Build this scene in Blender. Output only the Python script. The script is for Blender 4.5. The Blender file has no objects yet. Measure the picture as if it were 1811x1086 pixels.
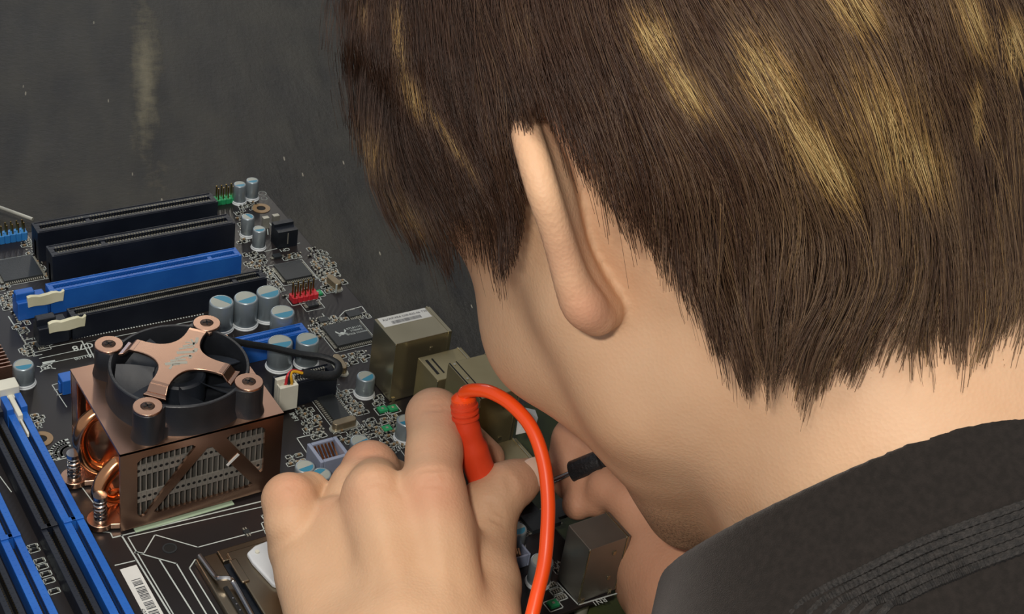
import bpy, math, random
import numpy as np
from mathutils import Vector, Matrix
random.seed(7); rng = np.random.default_rng(7)
K = 0.001                                   # everything below is written in millimetres
SC = bpy.context.scene
COL = SC.collection
# ------------------------------------------------------------------ camera
CP = np.array([-280.9116, -582.1254, 376.9752]); YAW, PITCH, ROLL = -0.6543148, -0.5866696, 0.1680648
FPX, IW, IH = 2600.0, 1811, 1086
def basis(yaw, pitch, roll):
    cy, sy, cp, sp = math.cos(yaw), math.sin(yaw), math.cos(pitch), math.sin(pitch)
    f = np.array([-sy*cp, cy*cp, sp]); r = np.array([cy, sy, 0.0]); u = np.cross(r, f)
    return math.cos(roll)*r+math.sin(roll)*u, -math.sin(roll)*r+math.cos(roll)*u, f
CR, CU, CF = basis(YAW, PITCH, ROLL)
cam = bpy.data.objects.new('camera', bpy.data.cameras.new('camera')); COL.objects.link(cam)
cam.matrix_world = Matrix([[CR[0], CU[0], -CF[0], CP[0]*K], [CR[1], CU[1], -CF[1], CP[1]*K], [CR[2], CU[2], -CF[2], CP[2]*K], [0, 0, 0, 1]])
cam.data.sensor_width = 36; cam.data.lens = FPX/IW*36; cam.data.clip_start = 0.01; cam.data.clip_end = 50
SC.camera = cam
# ------------------------------------------------------------------ world, lamps, exposure
SC.view_settings.view_transform = 'Standard'; SC.view_settings.look = 'None'
SC.view_settings.exposure = 0.0; SC.view_settings.gamma = 1.0; SC.view_settings.use_curve_mapping = False
world = bpy.data.worlds.new('room_light'); SC.world = world; world.use_nodes = True
world.node_tree.nodes['Background'].inputs[0].default_value = (0.9, 0.92, 1.0, 1)
world.node_tree.nodes['Background'].inputs[1].default_value = 0.34
def area(name, loc, target, w, h, power, col):
    l = bpy.data.lights.new(name, 'AREA'); l.shape = 'RECTANGLE'; l.size = w*K; l.size_y = h*K; l.energy = power; l.color = col
    o = bpy.data.objects.new(name, l); COL.objects.link(o); o.location = Vector(loc)*K
    o.rotation_euler = (Vector(target)-Vector(loc)).to_track_quat('-Z', 'Y').to_euler(); return o
FL = CP + CR*(-38) + CU*30
area('camera_flash', FL, FL+CF*100-CU*6, 34, 18, 1.38, (1.0, 0.935, 0.85))
area('ceiling_lamp', (-300, -350, 1700), (-60, -200, 0), 700, 260, 13.0, (1.0, 0.93, 0.82))
area('window_light', (180, 2560, 1150), (-100, 100, 0), 420, 1000, 3.2, (0.42, 0.62, 1.0))
area('wall_lamp', (930, 2560, 1050), (0, 100, 0), 140, 1300, 9.0, (1.0, 0.93, 0.80))

# ------------------------------------------------------------------ helpers
def ray(u, v): return CF + CR*(u-905.5)/FPX + CU*(543-v)/FPX
def g(u, v, z=0.0):                         # where a line of sight measured in the photograph meets height z (mm)
    d = ray(u, v); t = (z-CP[2])/d[2]; return CP+d*t
def cs(u, v, d): return CP + d*ray(u, v)
WO = {}                                     # world origin (mm) of every object
def setp(o, label=None, cat=None, group=None, kind=None):
    if label: o['label'] = label
    if cat: o['category'] = cat
    if group: o['group'] = group
    if kind: o['kind'] = kind
    return o
def link(o, parent, origin):
    origin = np.array(origin, float); COL.objects.link(o)
    po = WO[parent.name] if parent else np.zeros(3)
    o.parent = parent; o.location = Vector((origin-po)*K); WO[o.name] = origin; return o
def empty(name, origin, label, cat, group=None):
    o = bpy.data.objects.new(name, None); o.empty_display_size = 0.01; link(o, None, origin); return setp(o, label, cat, group)
class MB:
    def __init__(s): s.v = []; s.f = []; s.m = []
    def add(s, vs, fs, m=0):
        n = len(s.v); s.v += [tuple(map(float, p)) for p in vs]; s.f += [tuple(i+n for i in f) for f in fs]; s.m += [m]*len(fs); return s
    def box(s, a, b, m=0):
        x0, y0, z0 = [min(p, q) for p, q in zip(a, b)]; x1, y1, z1 = [max(p, q) for p, q in zip(a, b)]
        return s.add([(x0,y0,z0),(x1,y0,z0),(x1,y1,z0),(x0,y1,z0),(x0,y0,z1),(x1,y0,z1),(x1,y1,z1),(x0,y1,z1)],
                     [(3,2,1,0),(4,5,6,7),(0,1,5,4),(1,2,6,5),(2,3,7,6),(3,0,4,7)], m)
    def obox(s, c, ax, ay, az, m=0):        # oriented box, half vectors
        c, ax, ay, az = [np.array(t, float) for t in (c, ax, ay, az)]
        return s.add([c+i*ax+j*ay+k*az for k in (-1,1) for i, j in ((-1,-1),(1,-1),(1,1),(-1,1))],
                     [(3,2,1,0),(4,5,6,7),(0,1,5,4),(1,2,6,5),(2,3,7,6),(3,0,4,7)], m)
    def prism(s, poly, z0, z1, m=0, caps=True):
        n = len(poly); vs = [(x, y, z0) for x, y in poly]+[(x, y, z1) for x, y in poly]
        fs = [(i, (i+1) % n, n+(i+1) % n, n+i) for i in range(n)]
        if caps: fs += [tuple(range(n-1, -1, -1)), tuple(range(n, 2*n))]
        return s.add(vs, fs, m)
    def lathe(s, c, prof, n=24, m=0, axis=(0,0,1), mats=None):
        c = np.array(c, float); a = np.array(axis, float); a /= np.linalg.norm(a)
        t = np.array([1,0,0.]) if abs(a[0]) < .9 else np.array([0,1.,0]); e = np.cross(a, t); e /= np.linalg.norm(e); e2 = np.cross(a, e)
        vs = []; 
        for r, z in prof:
            for i in range(n):
                q = 2*math.pi*i/n; vs.append(c+a*z+(e*math.cos(q)+e2*math.sin(q))*r)
        for k in range(len(prof)-1):
            s_m = mats[k] if mats else m
            if k == 0: base = len(s.v); s.v += [tuple(map(float, p)) for p in vs]
            for i in range(n):
                s.f.append((base+k*n+i, base+k*n+(i+1) % n, base+(k+1)*n+(i+1) % n, base+(k+1)*n+i)); s.m.append(s_m)
        return s
    def cyl(s, c, r, h, n=20, m=0, axis=(0,0,1), r2=None):
        return s.lathe(c, [(0, 0), (r, 0), (r if r2 is None else r2, h), (0, h)], n, m, axis)
    def tube(s, path, r, n=10, m=0, flat=1.0, up=(0,0,1)):
        P = np.array(path, float); L = len(P); R = np.full(L, r, float) if np.isscalar(r) else np.array(r, float)
        base = len(s.v); T = np.gradient(P, axis=0); u = np.array(up, float); prev = None
        for i in range(L):
            t = T[i]/max(np.linalg.norm(T[i]), 1e-9)
            if prev is None: e = np.cross(t, u); 
            else: e = prev-t*np.dot(prev, t)
            if np.linalg.norm(e) < 1e-6: e = np.cross(t, (1, 0, 0.3))
            e /= np.linalg.norm(e); prev = e; e2 = np.cross(t, e)
            for k in range(n):
                q = 2*math.pi*k/n; s.v.append(tuple(P[i]+(e*math.cos(q)+e2*math.sin(q)*flat)*R[i]))
        for i in range(L-1):
            for k in range(n): s.f.append((base+i*n+k, base+i*n+(k+1) % n, base+(i+1)*n+(k+1) % n, base+(i+1)*n+k)); s.m.append(m)
        s.f.append(tuple(base+k for k in range(n-1, -1, -1))); s.f.append(tuple(base+(L-1)*n+k for k in range(n))); s.m += [m, m]
        return s
    def build(s, name, mats, parent=None, origin=None, smooth=False, bevel=0, kind=None, seg=2, angle=35):
        if origin is None: origin = WO[parent.name] if parent else (0, 0, 0)
        origin = np.array(origin, float)
        me = bpy.data.meshes.new(name); V = (np.array(s.v)-origin)*K
        me.from_pydata(V.tolist(), [], s.f)
        for mt in (mats if isinstance(mats, (list, tuple)) else [mats]): me.materials.append(mt)
        me.polygons.foreach_set('material_index', s.m)
        if smooth:
            me.polygons.foreach_set('use_smooth', [True]*len(s.f)); 
            try: me.set_sharp_from_angle(angle=math.radians(angle))
            except Exception: pass
        me.update(); o = bpy.data.objects.new(name, me); link(o, parent, origin)
        if bevel: 
            b = o.modifiers.new('bevel', 'BEVEL'); b.width = bevel*K; b.segments = seg; b.limit_method = 'ANGLE'
            if smooth is False: me.polygons.foreach_set('use_smooth', [True]*len(s.f)); me.set_sharp_from_angle(angle=math.radians(30)); b.harden_normals = True
        if kind: o['kind'] = kind
        return o
def catmull(pts, n=8):
    P = np.array(pts, float); P = np.vstack([2*P[0]-P[1], P, 2*P[-1]-P[-2]]); out = []
    for i in range(1, len(P)-2):
        for k in range(n):
            t = k/n; a, b, c, d = P[i-1], P[i], P[i+1], P[i+2]
            out.append(.5*((2*b)+(-a+c)*t+(2*a-5*b+4*c-d)*t*t+(-a+3*b-3*c+d)*t**3))
    out.append(P[-2]); return np.array(out)
def circle(cx, cy, r, n=24, a0=0, a1=2*math.pi):
    return [(cx+r*math.cos(a0+(a1-a0)*i/n), cy+r*math.sin(a0+(a1-a0)*i/n)) for i in range(n)]
# ------------------------------------------------------------------ materials
def srgb(h): 
    h = h.lstrip('#'); c = [int(h[i:i+2], 16)/255 for i in (0, 2, 4)]
    return tuple([x/12.92 if x <= .04045 else ((x+.055)/1.055)**2.4 for x in c])+(1,)
class N:
    def __init__(s, mat): s.t = mat.node_tree; s.b = s.t.nodes['Principled BSDF']
    def new(s, typ, **kw):
        n = s.t.nodes.new(typ)
        for k, v in kw.items():
            if k in n.inputs.keys(): n.inputs[k].default_value = v
            else: setattr(n, k, v)
        return n
    def link(s, a, b): s.t.links.new(a, b)
def mat(name, col, rough=.5, metal=0., spec=.5, noise=None, bump=None, aniso=0, **kw):
    """col: hex, or (hex, hex) mixed by noise=(scale, detail); bump=(scale, strength)"""
    m = bpy.data.materials.new(name); m.use_nodes = True; n = N(m); b = n.b
    b.inputs['Roughness'].default_value = rough; b.inputs['Metallic'].default_value = metal; b.inputs['Specular IOR Level'].default_value = spec
    tc = n.new('ShaderNodeTexCoord')
    if isinstance(col, tuple):
        nz = n.new('ShaderNodeTexNoise'); nz.inputs['Scale'].default_value = (noise or (60, 4))[0]; nz.inputs['Detail'].default_value = (noise or (60, 4))[1]
        n.link(tc.outputs['Object'], nz.inputs['Vector'])
        r = n.new('ShaderNodeValToRGB'); r.color_ramp.elements[0].color = srgb(col[0]); r.color_ramp.elements[1].color = srgb(col[1])
        r.color_ramp.elements[0].position = .35; r.color_ramp.elements[1].position = .68
        n.link(nz.outputs['Fac'], r.inputs[0]); n.link(r.outputs[0], b.inputs['Base Color'])
    else: b.inputs['Base Color'].default_value = srgb(col)
    if bump:
        nz = n.new('ShaderNodeTexNoise'); nz.inputs['Scale'].default_value = bump[0]; nz.inputs['Detail'].default_value = 6
        n.link(tc.outputs['Object'], nz.inputs['Vector']); bp = n.new('ShaderNodeBump'); bp.inputs['Strength'].default_value = bump[1]; bp.inputs['Distance'].default_value = 0.0006
        n.link(nz.outputs['Fac'], bp.inputs['Height']); n.link(bp.outputs[0], b.inputs['Normal'])
    for k, v in kw.items(): b.inputs[k.replace('_', ' ')].default_value = v
    return m
M = {}
M['black'] = mat('black_plastic', ('#10151d', '#1a2029'), .42, bump=(900, .15))
M['black_slot'] = mat('black_slot_plastic', ('#0e1420', '#171d28'), .45, bump=(700, .1))
M['fanblack'] = mat('fan_plastic', ('#17191d', '#22252a'), .38, bump=(700, .12))
M['blade'] = mat('fan_blade_plastic', ('#1c2027', '#262c35'), .5, bump=(400, .1))
M['blue'] = mat('blue_slot_plastic', ('#1c59ae', '#2465ba'), .38, bump=(800, .08))
M['bluegroove'] = mat('blue_groove', '#143f86', .5)
M['chip'] = mat('chip_epoxy', ('#232729', '#2c3033'), .45, bump=(1500, .12))
M['silk'] = mat('white_silkscreen', ('#a9b3b0', '#c2c8c4'), .6)
M['tin'] = mat('tin_pin', ('#9c9b90', '#c9c8ba'), .32, .55)
M['dull'] = mat('dull_contact', ('#5c5a50', '#7c796b'), .4, .8)
M['gold'] = mat('gold_pin', ('#8c7440', '#c0a768'), .3, 1.)
M['capsilver'] = mat('capacitor_can', ('#8f9ca3', '#a2adb2'), .32, .55, bump=(600, .05))
M['captop'] = mat('capacitor_top', ('#9a9f97', '#aaaea5'), .5, .2)
M['capblue'] = mat('capacitor_blue_mark', '#2f7f9c', .4, .1)
M['capbase'] = mat('capacitor_base', '#c9cfd2', .45)
M['nickel'] = mat('connector_shell', ('#a39b80', '#b8af93'), .27, .9, noise=(25, 3), bump=(60, .06))
M['usbshell'] = mat('grey_connector_shell', ('#85827a', '#9b988f'), .38, .8, noise=(30, 3), bump=(150, .06))
M['nickeldark'] = mat('connector_shell_worn', ('#a0946f', '#b5a984'), .36, .8, noise=(30, 4), bump=(200, .08))
M['copper'] = mat('copper_plate', ('#c69c84', '#d3ae97'), .27, 1., noise=(20, 3), bump=(120, .04))
M['copperbright'] = mat('polished_copper', ('#e0a070', '#f0b588'), .18, 1., noise=(30, 3))
M['steel'] = mat('spring_steel', '#b5b5b5', .25, 1.)
M['fin'] = mat('aluminium_fin', ('#8d8a82', '#a29e95'), .4, .5)
M['dark'] = mat('dark_recess', '#0b0b0c', .7)
M['white'] = mat('white_plastic', ('#cdccbd', '#dcdbcc'), .4)
M['cream'] = mat('cream_tab', ('#cbc8a8', '#e2dfc3'), .5, bump=(90, .3))
M['paper'] = mat('label_paper', ('#cfd0cb', '#dddedb'), .55)
M['ink'] = mat('label_ink', '#3d4045', .6)
M['red'] = mat('red_header_plastic', ('#b5202c', '#cf2f38'), .42)
M['green'] = mat('green_plastic', ('#1f8a55', '#2fa268'), .45)
M['lblue'] = mat('light_blue_header', ('#2a77bb', '#3a88c9'), .45)
M['grey'] = mat('grey_socket_plastic', ('#8089a0', '#8f98ad'), .45)
M['tan'] = mat('crystal_can', ('#8e8068', '#a1937a'), .3, .7)
M['yellow'] = mat('yellow_wire', '#d9a21f', .42)
M['cable'] = mat('black_sleeve', ('#15181b', '#24282b'), .5, bump=(900, .3))
M['pad'] = mat('pale_green_strip', '#a9bfa4', .5)
M['dgreen'] = mat('dark_green_strip', '#173a20', .5)
M['resist'] = mat('resistor_body', '#17181a', .4)
M['tancap'] = mat('ceramic_capacitor', '#8c7353', .45)
M['socketsteel'] = mat('socket_steel', ('#8b7f6d', '#a3967f'), .3, 1., noise=(30, 4), bump=(60, .1))
# circuit board: dark lacquer over faint etched traces
def pcb_mat():
    m = mat('circuit_board_lacquer', ('#1b1a1b', '#292424'), .33, spec=.45, noise=(9, 4)); n = N(m)
    tc = n.new('ShaderNodeTexCoord'); mp = n.new('ShaderNodeMapping'); mp.inputs['Rotation'].default_value = (0, 0, .785)
    n.link(tc.outputs['Object'], mp.inputs[0])
    w = n.new('ShaderNodeTexWave'); w.inputs['Scale'].default_value = 160; w.inputs['Distortion'].default_value = 5; w.inputs['Detail'].default_value = 1; w.inputs['Detail Scale'].default_value = .4
    n.link(mp.outputs[0], w.inputs['Vector'])
    nz = n.new('ShaderNodeTexVoronoi'); nz.inputs['Scale'].default_value = 45; n.link(tc.outputs['Object'], nz.inputs['Vector'])
    gt = n.new('ShaderNodeMath', operation='GREATER_THAN'); gt.inputs[1].default_value = .55; n.link(nz.outputs['Color'], gt.inputs[0])
    mu = n.new('ShaderNodeMath', operation='MULTIPLY'); n.link(gt.outputs[0], mu.inputs[0]); n.link(w.outputs['Fac'], mu.inputs[1])
    b = n.new('ShaderNodeBump'); b.inputs['Strength'].default_value = .12; b.inputs['Distance'].default_value = .0001
    n.link(mu.outputs[0], b.inputs['Height']); n.link(b.outputs[0], n.b.inputs['Normal']); return m
M['pcb'] = pcb_mat()
# worn black table top: streaks across, pale strip with a painted-in lamp reflection, scratches
def table_mat():
    m = bpy.data.materials.new('worn_black_tabletop'); m.use_nodes = True; n = N(m)
    tc = n.new('ShaderNodeTexCoord')
    def dot(v):
        k = n.new('ShaderNodeVectorMath', operation='DOT_PRODUCT'); k.inputs[1].default_value = v; n.link(tc.outputs['Object'], k.inputs[0]); return k.outputs['Value']
    ACR, ALG = dot((.945, -.326, 0)), dot((.326, .945, 0))          # across and along the streak direction
    cmb = n.new('ShaderNodeCombineXYZ')
    for src, f_, i_ in ((ACR, 55, 0), (ALG, 9, 1)):
        k = n.new('ShaderNodeMath', operation='MULTIPLY'); k.inputs[1].default_value = f_; n.link(src, k.inputs[0]); n.link(k.outputs[0], cmb.inputs[i_])
    def noise(vec, sc, det, ro): 
        a = n.new('ShaderNodeTexNoise'); a.inputs['Scale'].default_value = sc; a.inputs['Detail'].default_value = det; a.inputs['Roughness'].default_value = ro; n.link(vec, a.inputs['Vector']); return a.outputs['Fac']
    def ramp(x, p0, c0, p1, c1):
        r = n.new('ShaderNodeValToRGB'); e = r.color_ramp.elements; e[0].position = p0; e[0].color = c0; e[1].position = p1; e[1].color = c1; n.link(x, r.inputs[0]); return r.outputs[0]
    def mix(f, a, col): 
        mx = n.new('ShaderNodeMix', data_type='RGBA'); n.link(f, mx.inputs[0]); n.link(a, mx.inputs[6]); mx.inputs[7].default_value = srgb(col); return mx.outputs[2]
    B0, W0 = (0, 0, 0, 1), (1, 1, 1, 1)
    streaks = noise(cmb.outputs[0], 1., 8, .66); blotch = noise(tc.outputs['Object'], 14, 6, .6); fine = noise(tc.outputs['Object'], 260, 6, .7)
    c = ramp(streaks, .34, srgb('#121211'), .72, srgb('#35332c')); c = mix(ramp(blotch, .48, B0, .72, W0), c, '#38362f'); c = mix(ramp(fine, .62, B0, .74, W0), c, '#4c4839')
    # ragged pale strip: lamp reflection painted into the colour, mixed with wear
    def M_(op, *xs, cl=False):
        k = n.new('ShaderNodeMath', operation=op, use_clamp=cl)
        for i, x in enumerate(xs): 
            if isinstance(x, (int, float)): k.inputs[i].default_value = x
            else: n.link(x, k.inputs[i])
        return k.outputs[0]
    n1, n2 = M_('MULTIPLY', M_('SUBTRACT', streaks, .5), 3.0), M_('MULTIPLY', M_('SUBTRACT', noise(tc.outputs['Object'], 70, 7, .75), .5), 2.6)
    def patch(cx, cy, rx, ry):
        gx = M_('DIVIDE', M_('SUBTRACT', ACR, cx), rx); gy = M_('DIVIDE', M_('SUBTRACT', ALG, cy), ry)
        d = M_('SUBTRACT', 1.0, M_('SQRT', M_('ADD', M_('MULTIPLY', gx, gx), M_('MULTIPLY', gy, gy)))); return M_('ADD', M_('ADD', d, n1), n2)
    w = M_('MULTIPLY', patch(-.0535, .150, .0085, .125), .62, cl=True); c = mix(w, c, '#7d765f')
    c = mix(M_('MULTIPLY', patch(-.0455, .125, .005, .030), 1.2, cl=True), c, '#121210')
    vo = n.new('ShaderNodeTexVoronoi'); vo.inputs['Scale'].default_value = 55; n.link(cmb.outputs[0], vo.inputs['Vector']); vo.inputs['Scale'].default_value = 2.2
    sp = M_('LESS_THAN', vo.outputs['Distance'], .05); c = mix(M_('MULTIPLY', sp, .8), c, '#a19c8b')
    n.link(c, n.b.inputs['Base Color'])
    rr = n.new('ShaderNodeMapRange'); rr.inputs['To Min'].default_value = .36; rr.inputs['To Max'].default_value = .62; n.link(blotch, rr.inputs[0]); n.link(rr.outputs[0], n.b.inputs['Roughness']); n.b.inputs['Specular IOR Level'].default_value = .4
    b = n.new('ShaderNodeBump'); b.inputs['Strength'].default_value = .6; b.inputs['Distance'].default_value = .0010; n.link(M_('ADD', M_('ADD', fine, M_('MULTIPLY', streaks, 1.5)), w), b.inputs['Height']); n.link(b.outputs[0], n.b.inputs['Normal'])
    return m
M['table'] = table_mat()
# ------------------------------------------------------------------ setting
m_floor = mat('floor_paint', ('#5b5750', '#6b665d'), .6)
o = MB().box((-1800, -1800, -760), (1800, 2600, -750)).build('floor', m_floor, kind='structure')
MB().box((1800, -1800, -760), (1820, 2620, 1400)).build('wall_right', mat('wall_paint_side', ('#3a3731', '#44413a'), .85), kind='structure')
o = MB().box((-1800, 2600, -760), (1800, 2620, 1400)).build('wall_back', mat('wall_paint', ('#4c4a44', '#57544c'), .8), kind='structure')
TZ = -13.0
tb = empty('workbench', (0, 0, TZ), 'worn black workbench top with scuffs and a pale painted-in reflection streak', 'table')
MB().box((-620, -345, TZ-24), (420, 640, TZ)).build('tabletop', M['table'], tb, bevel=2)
for x in (-590, 390):
    for y in (-315, 610): MB().box((x-22, y-22, -750), (x+22, y+22, TZ-24)).build('leg', M['black'], tb)
mg = mat('green_cutting_mat', ('#2c311a', '#3b451a'), .7, noise=(40, 5), bump=(500, .2))
o = MB(); o.prism([(-30, -335), (96, -335), (104, -214), (84, -182), (-24, -188)], TZ, TZ+1.4)
o = o.build('green_mat', mg, bevel=.5); setp(o, 'thin dull green mat under the right edge of the circuit board', 'mat')
# ------------------------------------------------------------------ motherboard
board = empty('motherboard', (-122, -152, 0), 'dark brown computer motherboard crowded with slots, capacitors and connectors', 'motherboard')
holes = [((-8.8, -14.6), 2.0), ((-157.3, -143.9), 2.0), ((-135.1, -218.4), 2.2), ((-9, -292), 2.)]
bm = MB().box((-245, -304, -1.6), (0, 0, 0)); pcb = bm.build('circuit_board', M['pcb'], board, bevel=.3)
def ring(c, r0, r1, z, name='mounting_hole'):
    b = MB(); b.lathe((c[0], c[1], 0), [(r1, .03), (r1, z), (r0, z), (r0, .05)], 28, 0)
    b.lathe((c[0], c[1], 0), [(0, .1), (r0, .1)], 28, 1); return b.build(name, [M['tancap'] if name == 'mounting_hole' else M['chip'], M['dark']], board, smooth=True)
def capring(c, r): pass
ring((-8.8, -14.6), 2.2, 4.4, .35); ring((-157.3, -143.9), 2.2, 4.4, .35); ring((-135.1, -218.4), 2.0, 2.6, .25, 'socket_hole'); ring((-9, -292), 2.2, 4.4, .35)
for (x, y) in ((-240, -6), (-240, -298), (-8, -6), (-8, -298), (-125, -6), (-125, -298)):
    MB().cyl((x, y, TZ), 2.6, -TZ-1.6, 12).build('standoff', M['tin'], board, smooth=True)

# --- silkscreen print, one thin layer
SK = MB()
def sline(pts, w=.45, z=.06):
    for a, b in zip(pts[:-1], pts[1:]):
        a = np.array(a[:2], float); b = np.array(b[:2], float); d = b-a; L = np.linalg.norm(d)
        if L < 1e-6: continue
        d /= L; n = np.array([-d[1], d[0]])*w/2; a = a-d*w/2*.9; b = b+d*w/2*.9
        SK.add([(*(a+n), z), (*(a-n), z), (*(b-n), z), (*(b+n), z)], [(0, 1, 2, 3)])
def spx(pts, w=.45): sline([g(*p) for p in pts], w)
def srect(x0, y0, x1, y1, w=.35): sline([(x0, y0), (x1, y0), (x1, y1), (x0, y1), (x0, y0)], w)
def stext(txt, loc, size, rot=math.pi, z=.07, m='silk', target=None, shear=0):
    cu = bpy.data.curves.new('t', 'FONT'); cu.body = txt; cu.size = size; cu.resolution_u = 2; cu.align_x = 'CENTER'; cu.align_y = 'CENTER'; cu.offset = size*.012; cu.shear = shear
    ob = bpy.data.objects.new('t', cu); COL.objects.link(ob); dg = bpy.context.evaluated_depsgraph_get(); me = ob.evaluated_get(dg).to_mesh()
    c, s = math.cos(rot), math.sin(rot); vs = [(loc[0]+v.co.x*c-v.co.y*s, loc[1]+v.co.x*s+v.co.y*c, z) for v in me.vertices]; fs = [tuple(p.vertices) for p in me.polygons]
    ob.evaluated_get(dg).to_mesh_clear(); bpy.data.objects.remove(ob)
    (SK if target is None else target).add(vs, fs, 0 if target is None else 1)
spx([(200, 951), (470, 885)], .6); spx([(215, 947), (340, 1150)], .6); spx([(226, 950), (480, 893)], .45); spx([(226, 950), (350, 1160)], .45)
spx([(255, 978), (274, 946), (350, 968), (478, 934), (462, 912), (500, 902)]); spx([(240, 977), (312, 997), (385, 1120)], .5); spx([(252, 979), (240, 977)], .9)
spx([(345, 990), (335, 1005), (400, 1110)]); spx([(470, 944), (462, 925), (498, 915)]); spx([(204, 1000), (238, 992)], .5); spx([(282, 990), (345, 1090)], .5)
spx([(114, 851), (122, 845)]); spx([(88, 817), (118, 810)]); spx([(112, 850), (120, 862), (145, 862), (168, 893)], .4); spx([(160, 925), (170, 940), (195, 942), (199, 950)], .4)
spx([(20, 845), (150, 1086)], .35); spx([(0, 843), (20, 870)], .35)
spx([(153, 606), (400, 556)], .4); spx([(153, 606), (167, 634), (260, 612)], .5); spx([(153, 606), (190, 598)], .5)
spx([(145, 604), (160, 632)], .55); spx([(70, 618), (145, 603)], .35); spx([(70, 634), (150, 617)], .35); spx([(75, 645), (160, 627)], .35); spx([(95, 585), (106, 605)], .4)
spx([(15, 560), (60, 630)], .5)
for k in range(5): spx([(25+k*9, 574+k*14), (38+k*9, 571+k*14)], .4)
spx([(92, 681), (112, 676)], .35); spx([(92, 681), (118, 720)], .35); spx([(96, 690), (112, 687)], .3); spx([(101, 699), (115, 696)], .3)
stext('PC78', g(152, 612), 5.2, z=.08); stext('RD1100', g(150, 631), 2.6); stext('PCIE1', g(617, 692), 3.4); stext('CP1', g(503, 442), 3.2); stext('RN1', g(1060, 1064), 3.2); stext('IMF1', g(520, 738), 3.0, rot=math.pi/2+math.pi)
stext('2', g(148, 748), 7., rot=2.6)
for k, r in enumerate((3.0, 4.4, 5.8)):                              # the striped round mark beside the cooler
    c = g(128, 800); sline([(c[0]+r*1.35*math.cos(a), c[1]+r*1.35*math.sin(a)) for a in np.linspace(1.5, 3.4, 12)], 1.0)
spx([(1023, 1070), (1090, 1050)], .6); spx([(985, 1030), (1023, 1070)], .5); spx([(970, 1040), (985, 1030)], .4)
spx([(540, 703), (598, 690), (590, 673)], .4); spx([(500, 702), (545, 693)], .4)
spx([(525, 775), (555, 768)], .5); spx([(525, 775), (552, 815)], .4); spx([(600, 680), (560, 690)], .3); spx([(588, 840), (640, 828)], .3)
spx([(468, 445), (530, 430)], .4); spx([(655, 700), (690, 740), (720, 735)], .4); spx([(672, 747), (720, 812)], .35)
spx([(610, 550), (600, 560), (612, 566)], .4); spx([(610, 550), (640, 542), (650, 556)], .4); spx([(548, 562), (560, 580)], .4); spx([(570, 555), (578, 565)], .4)
for k in range(48):                                                 # row of solder points and arrows along the long black slot
    u = 130+k*4.87; v = 600-k*.94; p = g(u, v); SK.lathe((p[0], p[1], 0), [(0, .5), (.42, .12)], 6)
for k in range(8): p = g(524+k*9.5, 706-k*2); SK.prism([(p[0]-.7, p[1]-.6), (p[0]+.7, p[1]-.6), (p[0], p[1]+.8)], .03, .07)
p = g(82, 650); sline([(p[0]-3, p[1]-2), (p[0]+3, p[1]+2)], .5); sline([(p[0]-3, p[1]+2), (p[0]+3, p[1]-2)], .5); srect(p[0]-2, p[1]-1, p[0]+2, p[1]+1.6); sline([g(78, 642), g(95, 639)], 1.4)
for (u, v, r) in [(464, 342, 1.9), (467, 351, 1.5)]:
    p = g(u, v); sline(circle(p[0], p[1], r, 16)+[(p[0]+r, p[1])], .3)
for k in range(3): spx([(465+k*11, 396-k*2), (473+k*11, 405-k*2), (474+k*11, 415-k*2)], .5)

# --- small soldered parts
SM = MB()
def smd(x, y, w, l, rot=0, m=2, outline=True, h=.7):
    """a chip resistor or capacitor: body, two metal ends, printed outline"""
    if rot: w, l = l, w
    SM.box((x-w/2, y-l/2, 0), (x+w/2, y+l/2, h), m)
    if w > l: SM.box((x-w/2-.25, y-l/2, 0), (x-w/2+.25, y+l/2, h+.06), 0); SM.box((x+w/2-.25, y-l/2, 0), (x+w/2+.25, y+l/2, h+.06), 0)
    else: SM.box((x-w/2, y-l/2-.25, 0), (x+w/2, y-l/2+.25, h+.06), 0); SM.box((x-w/2, y+l/2-.25, 0), (x+w/2, y+l/2+.25, h+.06), 0)
    if outline: srect(x-w/2-.7, y-l/2-.7, x+w/2+.7, y+l/2+.7, .34)
def zone(quad, step=2.3, skip=.16, seed=1):
    r = random.Random(seed); Q = [g(*q)[:2] for q in quad]; xs = [q[0] for q in Q]; ys = [q[1] for q in Q]
    def inside(x, y):
        c = False; n = len(Q)
        for i in range(n):
            a, b = Q[i], Q[i-1]
            if (a[1] > y) != (b[1] > y) and x < (b[0]-a[0])*(y-a[1])/(b[1]-a[1])+a[0]: c = not c
        return c
    y = min(ys)
    while y < max(ys):
        x = min(xs)+r.random()
        while x < max(xs):
            if inside(x, y) and r.random() > skip:
                t = r.random()
                if t < .72: smd(x, y, 1.5, .8, r.random() < .5, 2 if r.random() < .6 else 1, r.random() < .75)
                elif t < .86: stext_lite(x, y, r)
                else: SM.cyl((x, y, 0), .5, .25, 8, 0)
            x += step*r.uniform(.75, 1.3)
        y += step*.8
def stext_lite(x, y, r):                                            # part numbers too small to read: short strokes
    for k in range(3):
        sline([(x-1.5+k*1.1, y-.6), (x-1.5+k*1.1+.5*r.random(), y+.6)], .28)
        if r.random() < .6: sline([(x-1.5+k*1.1, y+.6*r.choice((-1, 1))), (x-.8+k*1.1, y+.6*r.choice((-1, 1)))], .24)
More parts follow.
